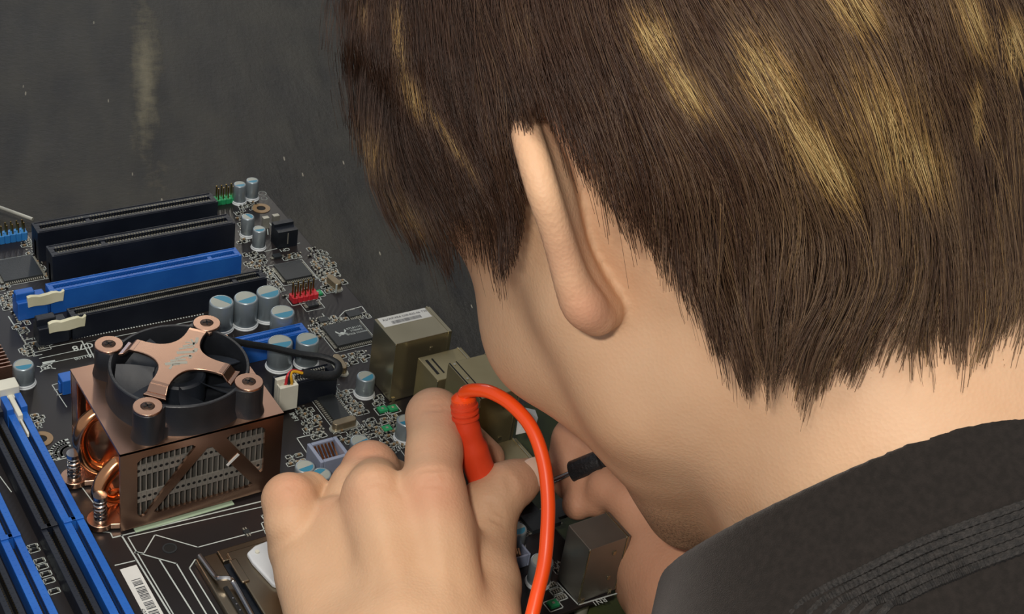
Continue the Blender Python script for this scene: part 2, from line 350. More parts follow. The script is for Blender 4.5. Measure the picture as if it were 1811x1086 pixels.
Z = [([(418, 355), (452, 352), (455, 368), (425, 378)], 11), ([(418, 375), (432, 372), (440, 430), (424, 432)], 12),
     ([(432, 450), (462, 444), (470, 470), (436, 480)], 13), ([(540, 435), (575, 445), (612, 500), (580, 520), (555, 480)], 14),
     ([(455, 470), (468, 468), (505, 512), (500, 525), (480, 505)], 15), ([(500, 455), (530, 448), (535, 455), (505, 462)], 16),
     ([(505, 522), (540, 508), (545, 512), (520, 530), (500, 525)], 17), ([(550, 565), (590, 560), (600, 575), (570, 600), (545, 585)], 18),
     ([(590, 565), (640, 552), (652, 560), (600, 576)], 19), ([(604, 628), (655, 618), (650, 640), (612, 650)], 20),
     ([(520, 722), (545, 715), (580, 760), (560, 785), (540, 765)], 21), ([(592, 692), (612, 690), (650, 730), (625, 740), (600, 715)], 22),
     ([(636, 745), (700, 735), (700, 765), (650, 775)], 23), ([(655, 700), (672, 700), (690, 725), (672, 728)], 24),
     ([(660, 765), (712, 760), (712, 800), (680, 800)], 25), ([(585, 755), (650, 765), (610, 790), (600, 775)], 26),
     ([(35, 420), (55, 418), (90, 488), (78, 495), (55, 460)], 27), ([(0, 500), (12, 498), (50, 570), (45, 600), (20, 560), (0, 530)], 28),
     ([(25, 575), (45, 590), (62, 630), (40, 625)], 29), ([(55, 600), (85, 592), (90, 608), (62, 618)], 30),
     ([(55, 730), (72, 735), (74, 760), (60, 760)], 31), ([(85, 795), (120, 805), (118, 820), (95, 815)], 32),
     ([(505, 800), (530, 795), (540, 820), (512, 825)], 33), ([(895, 930), (930, 925), (925, 975), (900, 980)], 34), ([(975, 1000), (990, 990), (1000, 1015), (985, 1025)], 35)]
for q, sd in Z: zone(q, seed=sd)
for (u, v, mm) in [(62, 966, 1), (70, 970, 0), (78, 990, 0), (84, 1000, 0), (92, 1012, 0), (97, 1024, 2), (105, 1043, 0)]:
    p = g(u, v); smd(-177.6, p[1], 2.3, 1.0, 0, 2, True)
for (u, v) in [(676, 726), (694, 724), (684, 760), (562, 520), (1004-26, 1070)]:   # green-backed clusters
    p = g(u, v); SM.box((p[0]-1.8, p[1]-1.6, 0), (p[0]+1.8, p[1]+1.6, 1.1), 3); srect(p[0]-2.8, p[1]-2.6, p[0]+2.8, p[1]+2.4, .4); SM.box((p[0]-.5, p[1]-.5, 0), (p[0]+.5, p[1]+.5, 1.3), 0)
for (u, v) in [(984, 1046), (992, 1057), (975, 1036)]: p = g(u, v); srect(p[0]-2.2, p[1]-1.3, p[0]+2.2, p[1]+1.3, .45); [smd(p[0]-1.4+k*.95, p[1], .4, 1.2, 0, 0, False) for k in range(4)]
SM.build('surface_mount_components', [M['tin'], M['tancap'], M['resist'], M['green']], board, kind='stuff')
SKN = None

# --- expansion slots
def slot(x0, x1, ynear, w, h, m, groove, key=None, contacts=True, label=None, cont='gold', n=60):
    yf = ynear+w; ym = ynear+w/2; b = MB(); t = 1.25
    b.box((x0, ynear, 0), (x1, ym-t/1.0, h)); b.box((x0, ym+t/1.0, 0), (x1, yf, h)); b.box((x0, ym-t, 0), (x1, ym+t, h-6), 0)
    b.box((x0, ym-t, 0), (x0+2.4, ym+t, h)); b.box((x1-2.4, ym-t, 0), (x1, ym+t, h))
    if key: b.box((key-1, ym-t, 0), (key+1, ym+t, h-.4))
    b.box((x0+1.0, ynear+.5, h-.01), (x1-1.0, ynear+1.0, h+.35), 0); b.box((x0+1.0, yf-1.0, h-.01), (x1-1.0, yf-.5, h+.35), 0)
    s = b.build('expansion_slot', [m, groove], board, bevel=.2)
    if label: s['label'] = label
    c = MB(); L = x1-x0-7
    for k in range(n):
        x = x0+3.5+L*k/(n-1)
        if key and abs(x-key) < 1.4: continue
        for sgn in (-1, 1):
            y = ym+sgn*(t+.65); c.box((x-.28, y-.62, h-1), (x+.28, y+.62, h+.06))
            y2 = ym+sgn*(t-.15); c.box((x-.22, y2-.12, h-5), (x+.22, y2+.12, h-.6))
    c.build('contact_row', M[cont], s, kind='stuff'); return s
xs = -36.4
slot(xs-84.8, xs, -25.9, 9.2, 15.5, M['black_slot'], M['dark'], key=xs-84.8+24, label='black slot farthest from the cooler', cont='dull')
slot(xs-84.8, xs, -46.2, 9.2, 15.5, M['black_slot'], M['dark'], key=xs-84.8+24, label='black slot between another black slot and the long blue slot', cont='dull')
def pciex(x0, x1, yn, m, groove, label, cont, latch, wtab, n=80):
    s = slot(x0, x1, yn, 7.4, 11.2, m, groove, key=x1-14 if x1-x0 > 60 else None, label=label, cont=cont, n=n)
    if latch:
        b = MB(); b.box((x0-14, yn-.4, 0), (x0-1.2, yn+7.8, 9)); b.box((x0-14, yn+1.8, 8), (x0-6, yn+5.6, 12.4)); b.box((x0-1.2, yn+1.2, 0), (x0, yn+6.2, 6.5))
        l = b.build('card_latch', m, s, bevel=.6)
        if wtab:
            b = MB(); z0 = wtab; pts = []; r = random.Random(int(x0*3))
            top = [(x0-10+i*1.75, 11.2+.35*math.sin(i*1.3)+r.uniform(-.2, .2)+(.8 if i == 9 else 0)) for i in range(10)]
            bot = [(x0-9.8+i*1.65, 6.2+.25*math.sin(i)) for i in range(9, -1, -1)]
            poly = top+bot; V = [(x, yn-.9, z) for x, z in poly]+[(x, yn+.9, z) for x, z in poly]; nn = len(poly)
            b.add(V, [tuple(range(nn)), tuple(range(2*nn-1, nn-1, -1))]+[(i+nn, (i+1) % nn+nn, (i+1) % nn, i) for i in range(nn)])
            t = b.build('torn_tab', M['cream'], s, bevel=.25)
    return s
pciex(-128.5, -41.8, -66.2, M['blue'], M['bluegroove'], 'long blue slot with a torn white tab on its latch', 'blue', True, 1, 60)
pciex(-126.2, -38.7, -86.9, M['black_slot'], M['dark'], 'long black slot with a torn white tab, nearest the cooler', 'dull', True, 1, 90)
# --- small blue slot and short black slot with its raised body
p0 = g(545, 583, 10); slot(p0[0]-34, p0[0], p0[1]-1, 7.4, 9.5, M['blue'], M['bluegroove'], label='short blue slot behind the fan cable', cont='blue', n=24)
p0 = g(583, 640, 12); pa = g(478, 663, 12)
slot(p0[0]-25.5, p0[0]-.2, p0[1]-8, 8.2, 11.5, M['black_slot'], M['dark'], label='short black slot beside the fan plug', cont='tin', n=18)
# --- memory slots
def dimm(x0, x1, m, label, latch=False):
    y0, y1 = -268, -130; xm = (x0+x1)/2; h = 8.6; b = MB()
    b.box((x0, y0, 0), (xm-.9, y1, h)); b.box((xm+.9, y0, 0), (x1, y1, h)); b.box((xm-.9, y0, 0), (xm+.9, y1, h-5), 1); b.box((xm-.9, y1-2, 0), (xm+.9, y1, h-1))
    b.box((x0, -201, h-.01), (x1, -199, h+.7)); b.box((xm-.9, -201, 0), (xm+.9, -199, h+.7))
    b.box((x0-.3, y1-6, 0), (xm-1.4, y1+3, h+2.6)); b.box((xm+1.4, y1-6, 0), (x1+.3, y1+3, h+2.6))
    s = b.build('memory_slot', [m, M['dark']], board, bevel=.25); s['label'] = label
    c = MB()
    for k in range(110):
        y = y0+4+k*1.2
        if abs(y+200) < 2 or y > y1-3: continue
        for q in (-1, 1): c.box((xm+q*.95-.1, y-.25, h-3), (xm+q*.95+.12, y+.25, h-.3))
        if k % 2 == 0: c.box((x1-1.6, y-.3, h-.02), (x1-.9, y+.3, h+.05), 1); c.box((x0+.9, y-.3, h-.02), (x0+1.6, y+.3, h+.05), 1)
    c.build('contact_row', [M['gold'], m], s, kind='stuff')
    if latch:
        b = MB(); b.box((x0-.2, y1+3.2, 4), (x1+.2, y1+9.5, h+5.6)); b.box((xm-1.0, y1-10, h-1.5), (xm+1.0, y1+4, h+2.2)); b.box((x0+1, y1+2, 2), (x1-1, y1+6, h+1.8)); b.box((xm-.5, y1-19, h-2.), (xm+.5, y1-9, h+.3))
        b.build('white_latch', M['white'], s, bevel=.8)
dimm(-167.0, -159.8, M['blue'], 'blue memory slot with a white latch', True)
dimm(-175.0, -169.0, M['black_slot'], 'black memory slot beside the blue one with the white latch')
dimm(-188.8, -181.8, M['blue'], 'second blue memory slot')
dimm(-197, -191, M['black_slot'], 'outermost black memory slot')
# --- capacitors
def cap(u, v, r, h, a=0., tall=0., half=.15, z=0):
    p = g(u, v); x, y = p[0], p[1]; n = 28
    b = MB(); b.lathe((x, y, 0), [(r+.1, 1.1), (r-.28, 1.6), (r-.28, 2.0), (r, 2.6), (r, h-.55), (r-.12, h-.2), (r-.45, h), (r-.75, h-.02), (r-.8, h-.12), (0, h-.12)], n, 0, mats=[0]*7+[1, 1])
    c = b.build('capacitor', [M['capsilver'], M['captop']], board, smooth=True, angle=50)
    b = MB(); b.lathe((x, y, 0), [(0, 0), (r+.55, 0), (r+.6, .35), (r+.1, .75), (r+.35, 1.1), (r, 1.45)], n); b.build('base', M['capbase'], c, smooth=True, angle=50)
    b = MB(); ca = a; rr = r-.85; ch = math.acos(half); pts = [(x+rr*math.cos(ca+t), y+rr*math.sin(ca+t)) for t in np.linspace(-ch, ch, 14)]
    b.prism(pts, h-.12, h-.06); b.build('blue_mark', M['capblue'], c); return c
S = -math.pi/2-.1
for (u, v, r, h, a) in [(423, 358, 3.1, 10.5, S), (445, 351, 3.1, 10.5, S), (437, 416, 3.1, 10.5, .3), (457, 438, 3.1, 10.5, S),
                        (390, 580, 5.2, 14, .6), (433, 573, 5.2, 14, S+.25), (472, 562, 5.2, 14, S+.2), (497, 596, 5.2, 13.5, S+.1),
                        (493, 648, 5.2, 13, S), (541, 643, 4.9, 13, S+.2), (644, 697, 3.9, 9.5, S+.4), (43, 678, 4.1, 9.5, S), (715, 775, 4.0, 9.5, S),
                        (633, 812, 3.9, 9.5, S+.3), (537, 856, 3.9, 9, S+.2), (907, 973, 3.9, 11, S+.1), (951, 1030, 4.3, 11, S+.4), (566, 868, 3.9, 8.5, 2.0)]:
    cap(u, v, r, h, a)
# --- chips
def chip(c, w, l, h=1.5, rot=0., pins='qfp', label=None, pitch=.9, edge='tin', ol=True):
    x, y = c[0], c[1]; b = MB(); b.box((x-w/2, y-l/2, .15), (x+w/2, y+l/2, h)); b.cyl((x-w/2+1.3, y+l/2-1.3, h-.04), .5, .05, 10)
    s = b.build('chip', M['chip'], board, bevel=.15)
    if label: s['label'] = label
    c2 = MB(); 
    if pins in ('qfp', 'x'):
        k = -l/2+.7
        while k < l/2-.5: 
            for q in (-1, 1): c2.box((x+q*w/2, y+k-.22, .1), (x+q*(w/2+1.3), y+k+.22, .55))
            k += pitch
    if pins in ('qfp', 'y'):
        k = -w/2+.7
        while k < w/2-.5:
            for q in (-1, 1): c2.box((x+k-.22, y+q*l/2, .1), (x+k+.22, y+q*(l/2+1.3), .55))
            k += pitch
    c2.build('pin_row', M[edge], s, kind='stuff')
    if ol: srect(x-w/2-2, y-l/2-2, x+w/2+2, y+l/2+2, .3)
    return s
q = g(518, 482); chip(q, 13.4, 13.4, 1.6, label='plain square chip near the red header')
q = g(614, 593); ch = chip(q, 17, 15.5, 1.8, label='square chip with a white crab mark')
b = MB(); cx, cy = q[0]-2.6, q[1]+.3                                 # printed mark: a crab outline, then three lines of small print
for sg in (-1, 1):
    b.add([(cx+sg*a, cy+c_, 1.83) for a, c_ in ((.3, -.9), (1.6, -.3), (2.6, .9), (2.2, 2.2), (1.7, 1.2), (1.2, .2))], [tuple(range(6)) if sg > 0 else tuple(range(5, -1, -1))])
    for k in range(3): b.add([(cx+sg*1.0, cy-.8-k*.4, 1.83), (cx+sg*2.3, cy-1.2-k*.6, 1.83), (cx+sg*2.3, cy-1.0-k*.6, 1.83), (cx+sg*1.0, cy-.5-k*.4, 1.83)], [(0, 1, 2, 3) if sg < 0 else (3, 2, 1, 0)])
b.prism(circle(cx, cy-.5, 1.1, 10), 1.80, 1.83)
stext('RTL8111C', (q[0]+4.2, q[1]+2.0), 1.7, rot=0, z=1.83, target=b); stext('77006P2', (q[0]+4.4, q[1]+.0), 1.7, rot=0, z=1.83, target=b); stext('G722B TAIWAN', (q[0]+4.0, q[1]-2.0), 1.5, rot=0, z=1.83, target=b)
b.m = [0]*len(b.m); b.build('chip_print', M['silk'], ch)
q = g(592, 728); chip(q, 7.2, 21, 1.7, pins='x', label='long narrow chip beside the crystal', pitch=1.27)
q = g(32, 478); chip(q, 17, 17, 1.4, label='square chip at the left edge of the photo')
q = g(490, 455); chip(q, 4, 3, 1.2, pins='x', ol=False); q = g(575, 545-14); chip(g(552, 540), 5, 3.5, 1.2, pins='x'); q = g(620, 556); chip(g(625, 557), 6.5, 4.5, 1.2, pins='y', ol=False); chip(g(572, 568), 4.5, 3.5, 1.2, pins='y', ol=False)
chip(g(70, 612), 3.4, 3.4, 1., pins='y'); chip(g(436, 942), 2.2, 2., .8, pins='y', ol=False)
chip(g(955, 925), 13, 9, 2.2, pins='x', ol=False); chip(g(985, 905), 9, 9, 1.8, pins='x', ol=False)
# --- crystals
def crystal(c, ax, L=10.5, w=3.6, h=3.6, name='crystal'):
    x, y = c[0], c[1]; r = w/2; d = np.array([math.cos(ax), math.sin(ax)]); n = np.array([-d[1], d[0]]); hl = L/2-r
    poly = [tuple(np.array([x, y])+d*hl+r*(d*math.cos(t)+n*math.sin(t))) for t in np.linspace(-math.pi/2, math.pi/2, 9)]+[tuple(np.array([x, y])-d*hl+r*(-d*math.cos(t)-n*math.sin(t))) for t in np.linspace(-math.pi/2, math.pi/2, 9)]
    b = MB(); b.prism(poly, .3, h); s = b.build('crystal', M['tan'], board, bevel=.4)
    big = [((px_-x)*1.18+x, (py_-y)*1.28+y) for px_, py_ in poly]; b = MB(); b.prism(big, .05, .5); b.build('base', M['tin'], s); sline(big+[big[0]], .3)
crystal(g(600, 650), -math.pi/2-.08); crystal(g(608, 755), 0.02); crystal(g(590, 505), -math.pi/2+.15, 9)
MB().box((*(g(594, 518)[:2]-.3), 0), (*(g(594, 518)[:2]+.3), 4.5)).build('test_pin', M['silk'], board)
# --- pin headers
def header(c, nx, ny, m, pins='gold', label=None, h=2.6, ph=9, pitch=2.54, missing=(), lean=0.):
    x, y = c[0], c[1]; s_ = None
    b = MB()
    for i in range(nx):
        for j in range(ny):
            X = x+(i-(nx-1)/2)*pitch; Y = y+(j-(ny-1)/2)*pitch; b.prism([(X-1.27, Y-.8), (X-.8, Y-1.27), (X+.8, Y-1.27), (X+1.27, Y-.8), (X+1.27, Y+.8), (X+.8, Y+1.27), (X-.8, Y+1.27), (X-1.27, Y+.8)], .1, h)
    s = b.build('pin_header', m, board); 
    if label: s['label'] = label
    for i in range(nx):
        for j in range(ny):
            if (i, j) in missing: continue
            X = x+(i-(nx-1)/2)*pitch; Y = y+(j-(ny-1)/2)*pitch; b = MB(); b.box((X-.32, Y-.32, 0), (X+.32, Y+.32, ph)); b.build('pin', M[pins], s, bevel=.12)
q = g(537, 528); header(q, 5, 2, M['red'], label='red plastic block', missing=((4, 0),))
srect(q[0]-7.2, q[1]-3.6, q[0]+7.2, q[1]+3.4, .4)
q = g(397, 357); header(q, 4, 2, M['green'], label='green plastic block beside the far capacitors')
q = g(22, 424); header(q, 5, 2, M['lblue'], label='light blue plastic block', h=4); q = g(-14, 432); header(q, 2, 2, M['lblue'], h=4, label='light blue plastic block at the very edge')
# black connectors near the far corner
for (u, v, w, l, h) in [(502, 430, 10, 8, 9)]:
    q = g(u, v); b = MB(); b.box((q[0]-w/2, q[1]-l/2, 0), (q[0]+w/2, q[1]+l/2-3, h)); b.box((q[0]-w/2, q[1]+l/2-3, 0), (q[0]+w/2, q[1]+l/2, h+1.5)); b.box((q[0]-.3, q[1]-l/2-.1, 2), (q[0]+.2, q[1]-l/2, h-1), 1)
    b.build('black_connector', [M['black'], M['tin']], board, bevel=.3)
for u, v in [(470, 384), (488, 380)]: q = g(u, v, 6); MB().box((q[0]-1.6, q[1]-1.2, 0), (q[0]+1.6, q[1]+1.2, 6)).build('jumper_pad', M['tin'], board, bevel=.2)
# small blue connector behind the cooler
q = g(118, 690); b = MB(); b.box((q[0]-2.5, q[1]-3, 0), (q[0]+6, q[1]+3, 7)); b.box((q[0]-3.2, q[1]-1.2, 0), (q[0]-2.5, q[1]+1.2, 5)); b.build('blue_connector', M['blue'], board, bevel=.4)
# grey four-way socket with copper contacts
def cup(c, w, l, h, m, name, label, wall=1.6, contacts=True):
    x, y = c[0], c[1]; b = MB(); 
    b.box((x-w/2, y-l/2, 0), (x-w/2+wall, y+l/2, h)); b.box((x+w/2-wall, y-l/2, 0), (x+w/2, y+l/2, h)); b.box((x-w/2+wall, y-l/2, 0), (x+w/2-wall, y-l/2+wall, h)); b.box((x-w/2+wall, y+l/2-wall, 0), (x+w/2-wall, y+l/2, h)); b.box((x-w/2+wall, y-l/2+wall, 0), (x+w/2-wall, y+l/2-wall, h-7))
    s = b.build(name, m, board, bevel=.35); s['label'] = label
    if contacts:
        for k in range(6):
            X = x-w/2+wall+1.0+k*(w-2*wall-2)/5; b = MB(); b.add([(X-.35, y+l/2-wall-.1, h-.8), (X+.35, y+l/2-wall-.1, h-.8), (X+.35, y-l/2+wall+1, h-5.5), (X-.35, y-l/2+wall+1, h-5.5), (X-.35, y+l/2-wall-.1, h-1.3), (X+.35, y+l/2-wall-.1, h-1.3), (X+.35, y-l/2+wall+1, h-6), (X-.35, y-l/2+wall+1, h-6)], [(3, 2, 1, 0), (4, 5, 6, 7), (0, 1, 5, 4), (1, 2, 6, 5), (2, 3, 7, 6), (3, 0, 4, 7)])
            b.build('contact', M['copperbright'], s)
q = g(581, 796, 9); cup((q[0], q[1]), 12.6, 12.2, 9.5, M['grey'], 'telephone_style_socket', 'grey square socket with copper contacts inside')
q = g(912, 978, 5); cup((q[0], q[1]), 9, 7, 6, M['grey'], 'small_grey_socket', 'small pale grey socket beside two capacitors', wall=.9)
# --- rear connectors
def iobox(x1, y0, w, d, h, m, name='rear_connector', label=None, lip=True, step=0):
    """x1: outer end, y0: far side; open ports face +x"""
    b = MB(); b.box((x1-w, y0-d, .3), (x1, y0, h)); s = b.build(name, m, board, bevel=.35)
    if label: s['label'] = label
    f = MB(); f.box((x1-1.9, y0-d-.25, 1), (x1-1.2, y0+.25, h+.25)); f.box((x1-w-.12, y0-d-.12, 1), (x1-w+.5, y0-d+.5, h-.5)); 
    for zz in (h*.32, h*.78): f.obox((x1-w*.35, y0-d-.15, zz), (.7, 0, 0), (0, .25, 0), (0, 0, .9))
    f.box((x1-w+1, y0-d-.5, -1), (x1-w+2.4, y0-d, 2.2)); f.box((x1-5, y0-d-.5, -1), (x1-3.6, y0-d, 2.2))
    f.build('shell_flange', M['nickel'], s, bevel=.12)
    p = MB(); nn = max(1, int(h//9)); 
    for k in range(nn):
        z = h*(k+.5)/nn; p.box((x1-.05, y0-d+1.6, z-h/nn*.36), (x1+.05, y0-1.6, z+h/nn*.36), 0)
    p.build('port_opening', M['dark'], s); return s
lan = iobox(3.9, -154.7+0, 26.5, 19.0, 29.8, M['nickel'], label='tall shell with a barcode sticker on top')
b = MB(); b.box((-21.4, -161.8, 29.81), (1.0, -155.2, 29.95)); st = b.build('barcode_sticker', M['paper'], lan); 
b = MB(); stext('R2/WP-FR4 C08-B25-06 T35', (-9.5, -157.3), 1.75, rot=0, z=30.0, target=b); b.m = [0]*len(b.m); r = random.Random(3); x = -17.
while x < -3.5: w = r.choice((.14, .2, .3)); b.box((x, -160.9, 29.95), (x+w, -158.9, 30.0)); x += w+r.choice((.16, .22, .34))
b.build('printed_barcode', M['ink'], st)
iobox(6.2, -178.2, 20.5, 16.5, 24.0, M['nickeldark'], label='low shell behind the raised finger')
b = MB(); b.box((-12.5, -181, 24.0), (-11.4, -191, 24.15)); b.box((-9.6, -181, 24.0), (-9.0, -191, 24.2)); b.build('shell_slit', M['dark'], board)
iobox(6.6, -197.2, 19, 25, 34.0, M['nickeldark'], label='widest shell under the orange cable')
b = MB(); b.box((-12.2, -222, 34.0), (-11.6, -197.5, 34.1)); b.box((-9.0, -222, 34.0), (-8.6, -197.5, 34.15)); [b.cyl((-10.4, yy, 34.0), .5, .4, 8, 1) for yy in (-199, -209, -219)]; b.build('shell_seam', [M['dark'], M['tin']], board)
iobox(4.0, -227.5, 21, 20, 14, M['nickeldark'], label='lowest shell beside the thumb')
usb = iobox(3.5, -288.7+.0, 18.1, 13.8, 26.7, M['usbshell'], label='narrow shell nearest the person')
# torn white tape on the shell
b = MB(); pts = [g(918, 722, 22), g(945, 728, 22), g(950, 742, 22), g(946, 758, 20), g(930, 765, 17), g(912, 769, 17)]; V = [tuple(p) for p in pts]+[tuple(p+np.array([.5, .3, .5])) for p in pts]; nn = len(pts)
b.add(V, [tuple(range(nn)), tuple(range(2*nn-1, nn-1, -1))]+[(i+nn, (i+1) % nn+nn, (i+1) % nn, i) for i in range(nn)]); b.build('torn_tape', M['paper'], board)
# --- sockets for the processor
q0 = g(345, 985, 4); sx, sy = q0[0], q0[1]; SW, SL = 52, 62
b = MB(); b.box((sx+1, sy-SL+1, 0), (sx+SW-1, sy-1, 2.2), 1); b.box((sx, sy-SL, 0), (sx+8, sy, 3.2)); b.box((sx+SW-8, sy-SL, 0), (sx+SW, sy, 3.2)); b.box((sx+8, sy-6, 0), (sx+SW-8, sy, 4.0)); b.box((sx+8, sy-SL, 0), (sx+SW-8, sy-SL+7, 4.0))
so = b.build('processor_socket', [M['socketsteel'], M['black']], board, bevel=.5)
b = MB(); b.box((sx+10, sy-SL+6, 3.8), (sx+SW-4, sy-3.5, 5.4)); b.box((sx+9, sy-20, 5.0), (sx+12, sy-8, 6.2)); b.build('load_plate', M['socketsteel'], so, bevel=.7)
b = MB(); b.tube(catmull([(sx+1.5, sy-.5, 4.5), (sx+2.2, sy-12, 5.0), (sx+2.8, sy-15, 6.2), (sx+5.6, sy-17, 6.6), (sx+6.6, sy-20, 5.4), (sx+6.2, sy-40, 5.0), (sx+6.2, sy-58, 5)], 8), .95, 10)
b.build('load_lever', M['steel'], so, smooth=True)
b = MB(); b.box((sx+3.2, sy-17.5, 3), (sx+4.6, sy-46, 4.1)); [b.cyl((sx+3.9, sy-24-k*3, 4.1), .35, .5, 6, 1) for k in range(7)]; b.build('frame_hook', [M['dark'], M['steel']], so)
cx0, cy0 = g(440, 985, 7)[:2]
pl = [(cx0, cy0+2), (cx0+4, cy0+4.2), (cx0+22, cy0+6), (cx0+24, cy0+4), (cx0+24, cy0-30), (cx0+21, cy0-33), (cx0+9, cy0-32), (cx0+5, cy0-28), (cx0+3.4, cy0-17), (cx0+2, cy0-15.5), (cx0, cy0-3)]
b = MB(); b.prism(pl, 5.2, 7.4); cp = b.build('socket_cap', mat('white_cap_plastic', ('#c2c7cc', '#d3d7da'), .4), so, bevel=.8)
b = MB(); [b.prism([(cx0+px_+rx*math.cos(t)*.8, cy0+py_+ry*math.sin(t)) for t in np.linspace(0, 5.7, 11)], 7.4, 7.43) for px_, py_, rx, ry in ((8, -10, .3, 1.6), (10.4, -15, 1.3, .9), (11, -18.5, 1.2, 2.0), (12.5, -23, .9, 1.6))]; b.build('scuff_mark', mat('scuff', '#7a7c7c', .6), cp)
b = MB(); b.cyl((cx0+3.4, cy0+.5, 7.3), .8, .7, 12); b.build('cap_nub', M['white'], cp, smooth=True)
# --- sticker and strips
A = g(213, 1010); B_ = g(241, 1003); b = MB(); b.box((A[0], A[1]-46, .05), (B_[0]+.4, A[1]+.6, .16)); st = b.build('barcode_sticker', M['paper'], board); b = MB(); y = A[1]-6; x = B_[0]-3.9; r = random.Random(9)
while y > A[1]-36: h = r.choice((.22, .34, .5)); b.box((x, y, .16), (x+3.3, y-h, .19)); y -= h+r.choice((.25, .35, .6, 1.0 if r.random() < .4 else .3))
stext('601 7522', (x-1.4, A[1]-24), 2.2, rot=-math.pi/2, z=.19, target=b); b.m = [0]*len(b.m); b.build('printed_barcode', M['ink'], st)
A = g(236, 936); B_ = g(415, 894); b = MB(); b.box((A[0], A[1], .05), (B_[0], A[1]-2.3, .5)); s_ = b.build('pale_strip', M['pad'], board, bevel=.1); b = MB(); b.box((A[0]+.8, A[1]+2.4, .05), (B_[0], A[1], .7)); b.build('dark_strip', M['dgreen'], board)
# --- finned copper block at the left edge
q = g(8, 665); b = MB(); b.box((q[0]-24, q[1]-9, 1.2), (q[0]+1, q[1]+12, 4)); hs = b.build('copper_block', M['copper'], board, bevel=.3)
for k in range(9): MB().box((q[0]-24, q[1]-8.5+k*2.4, 4), (q[0]+1, q[1]-7.9+k*2.4, 11)).build('fin', M['copper'], hs)
SK.build('silkscreen_print', M['silk'], board, kind='stuff')
# ------------------------------------------------------------------ copper chipset cooler, screwed on the board
ck = empty('chipset_cooler', (-117.5, -181, .5), 'copper cooler box with a black fan under an X-shaped copper bracket', 'computer cooler')
X0, X1, Y0, Y1, ZT = -148.4, -87.2, -205.8, -153.8, 38.0
b = MB(); b.box((X0+2, Y0+1.5, .6), (X1-1, Y1-1, 3.4))
def ear(b, c, to, r=5.0):
    b.prism(circle(c[0], c[1], r, 24), .8, 3.2); d = (np.array(to)-np.array(c[:2])).astype(float); L = np.linalg.norm(d); d /= L; n = np.array([-d[1], d[0]])
    p = [np.array(c[:2])+n*3.6, np.array(c[:2])-n*3.6, np.array(to)-n*6, np.array(to)+n*6]; b.prism([tuple(q) for q in p], .8, 3.15)
E1, E2 = g(131, 842, 3)[:2], g(178, 917, 3)[:2]
ear(b, E1, (-146, -172)); ear(b, E2, (-144, -198)); ear(b, (-84, -160), (-90, -164)); 
b.build('base_plate', M['copper'], ck, bevel=.35)
for c in (E1, E2, (-84, -160)):
    b = MB(); b.cyl((c[0], c[1], .15), 1.3, 13.9, 12); b.cyl((c[0], c[1], 12.6), 2.5, 1.6, 14); b.cyl((c[0], c[1], 3.1), 2.5, .6, 16)
    s = b.build('spring_screw', M['steel'], ck, smooth=True)
    pth = [(c[0]+2.1*math.cos(t), c[1]+2.1*math.sin(t), 3.9+8.6*t/(2*math.pi*5)) for t in np.linspace(0, 2*math.pi*5, 70)]
    MB().tube(pth, .42, 6).build('spring', M['steel'], s, smooth=True)
# shroud top with round opening
CX, CY = -117.4, -179.8
b = MB(); n = 72; cor = [(X0, Y0), (X1, Y0), (X1, Y1), (X0, Y1)]
def edgept(t):
    c, s = math.cos(t), math.sin(t); k = []
    if c > 1e-6: k.append((X1-CX)/c)
    if c < -1e-6: k.append((X0-CX)/c)
    if s > 1e-6: k.append((Y1-CY)/s)
    if s < -1e-6: k.append((Y0-CY)/s)
    k = min(k); return CX+c*k, CY+s*k
ang = sorted([2*math.pi*i/n for i in range(n)]+[math.atan2(y-CY, x-CX) % (2*math.pi) for x, y in cor]); m_ = len(ang); RI = 22.5
vs = []
for z in (ZT, ZT-1.1):
    vs += [(*edgept(t), z) for t in ang]+[(CX+RI*math.cos(t), CY+RI*math.sin(t), z) for t in ang]
fs = []
for i in range(m_):
    j = (i+1) % m_; fs += [(i, j, m_+j, m_+i)[::-1], (2*m_+i, 2*m_+j, 3*m_+j, 3*m_+i), (i, j, 2*m_+j, 2*m_+i), (m_+j, m_+i, 3*m_+i, 3*m_+j)]
b.add(vs, fs); sh = b.build('shroud_top', M['copper'], ck, bevel=.5)
# front and rear frames: border and two diagonals around three triangular openings
def frame(y, sgn, name):
    t = 1.1*sgn; b = MB(); ZB = 2.2
    W = X1-X0
    def P(fx, fz): return (X0+fx*W, ZB+fz*(ZT-ZB-.2))
    outer = [P(0, 0), P(1, 0), P(1, 1), P(0, 1)]
    holes_ = [[P(.10, .16), P(.10, .84), P(.13, .89), P(.43, .89), P(.45, .86), P(.145, .13), P(.12, .12)],
              [P(.22, .12), P(.20, .15), P(.52, .80), P(.55, .80), P(.82, .15), P(.80, .12)],
              [P(.64, .86), P(.66, .89), P(.86, .89), P(.885, .85), P(.885, .30), P(.87, .28)]]
    bmx = bmesh_faces(outer, holes_)
    vs2, tris = bmx; nv = len(vs2); b.add([(x, y, z) for x, z in vs2]+[(x, y+t, z) for x, z in vs2], [])
    for tr in tris: b.f.append(tuple(tr)); b.m.append(0); b.f.append(tuple(i+nv for i in tr[::-1])); b.m.append(0)
    loops = [len(outer)]+[len(h) for h in holes_]; s0 = 0
    for L in loops:
        for i in range(L): b.f.append((s0+i, s0+(i+1) % L, s0+(i+1) % L+nv, s0+i+nv)); b.m.append(0)
        s0 += L
    o = b.build(name, M['copper'], ck)
    import bmesh
    bb = bmesh.new(); bb.from_mesh(o.data); bmesh.ops.recalc_face_normals(bb, faces=bb.faces); bb.to_mesh(o.data); bb.free(); return o
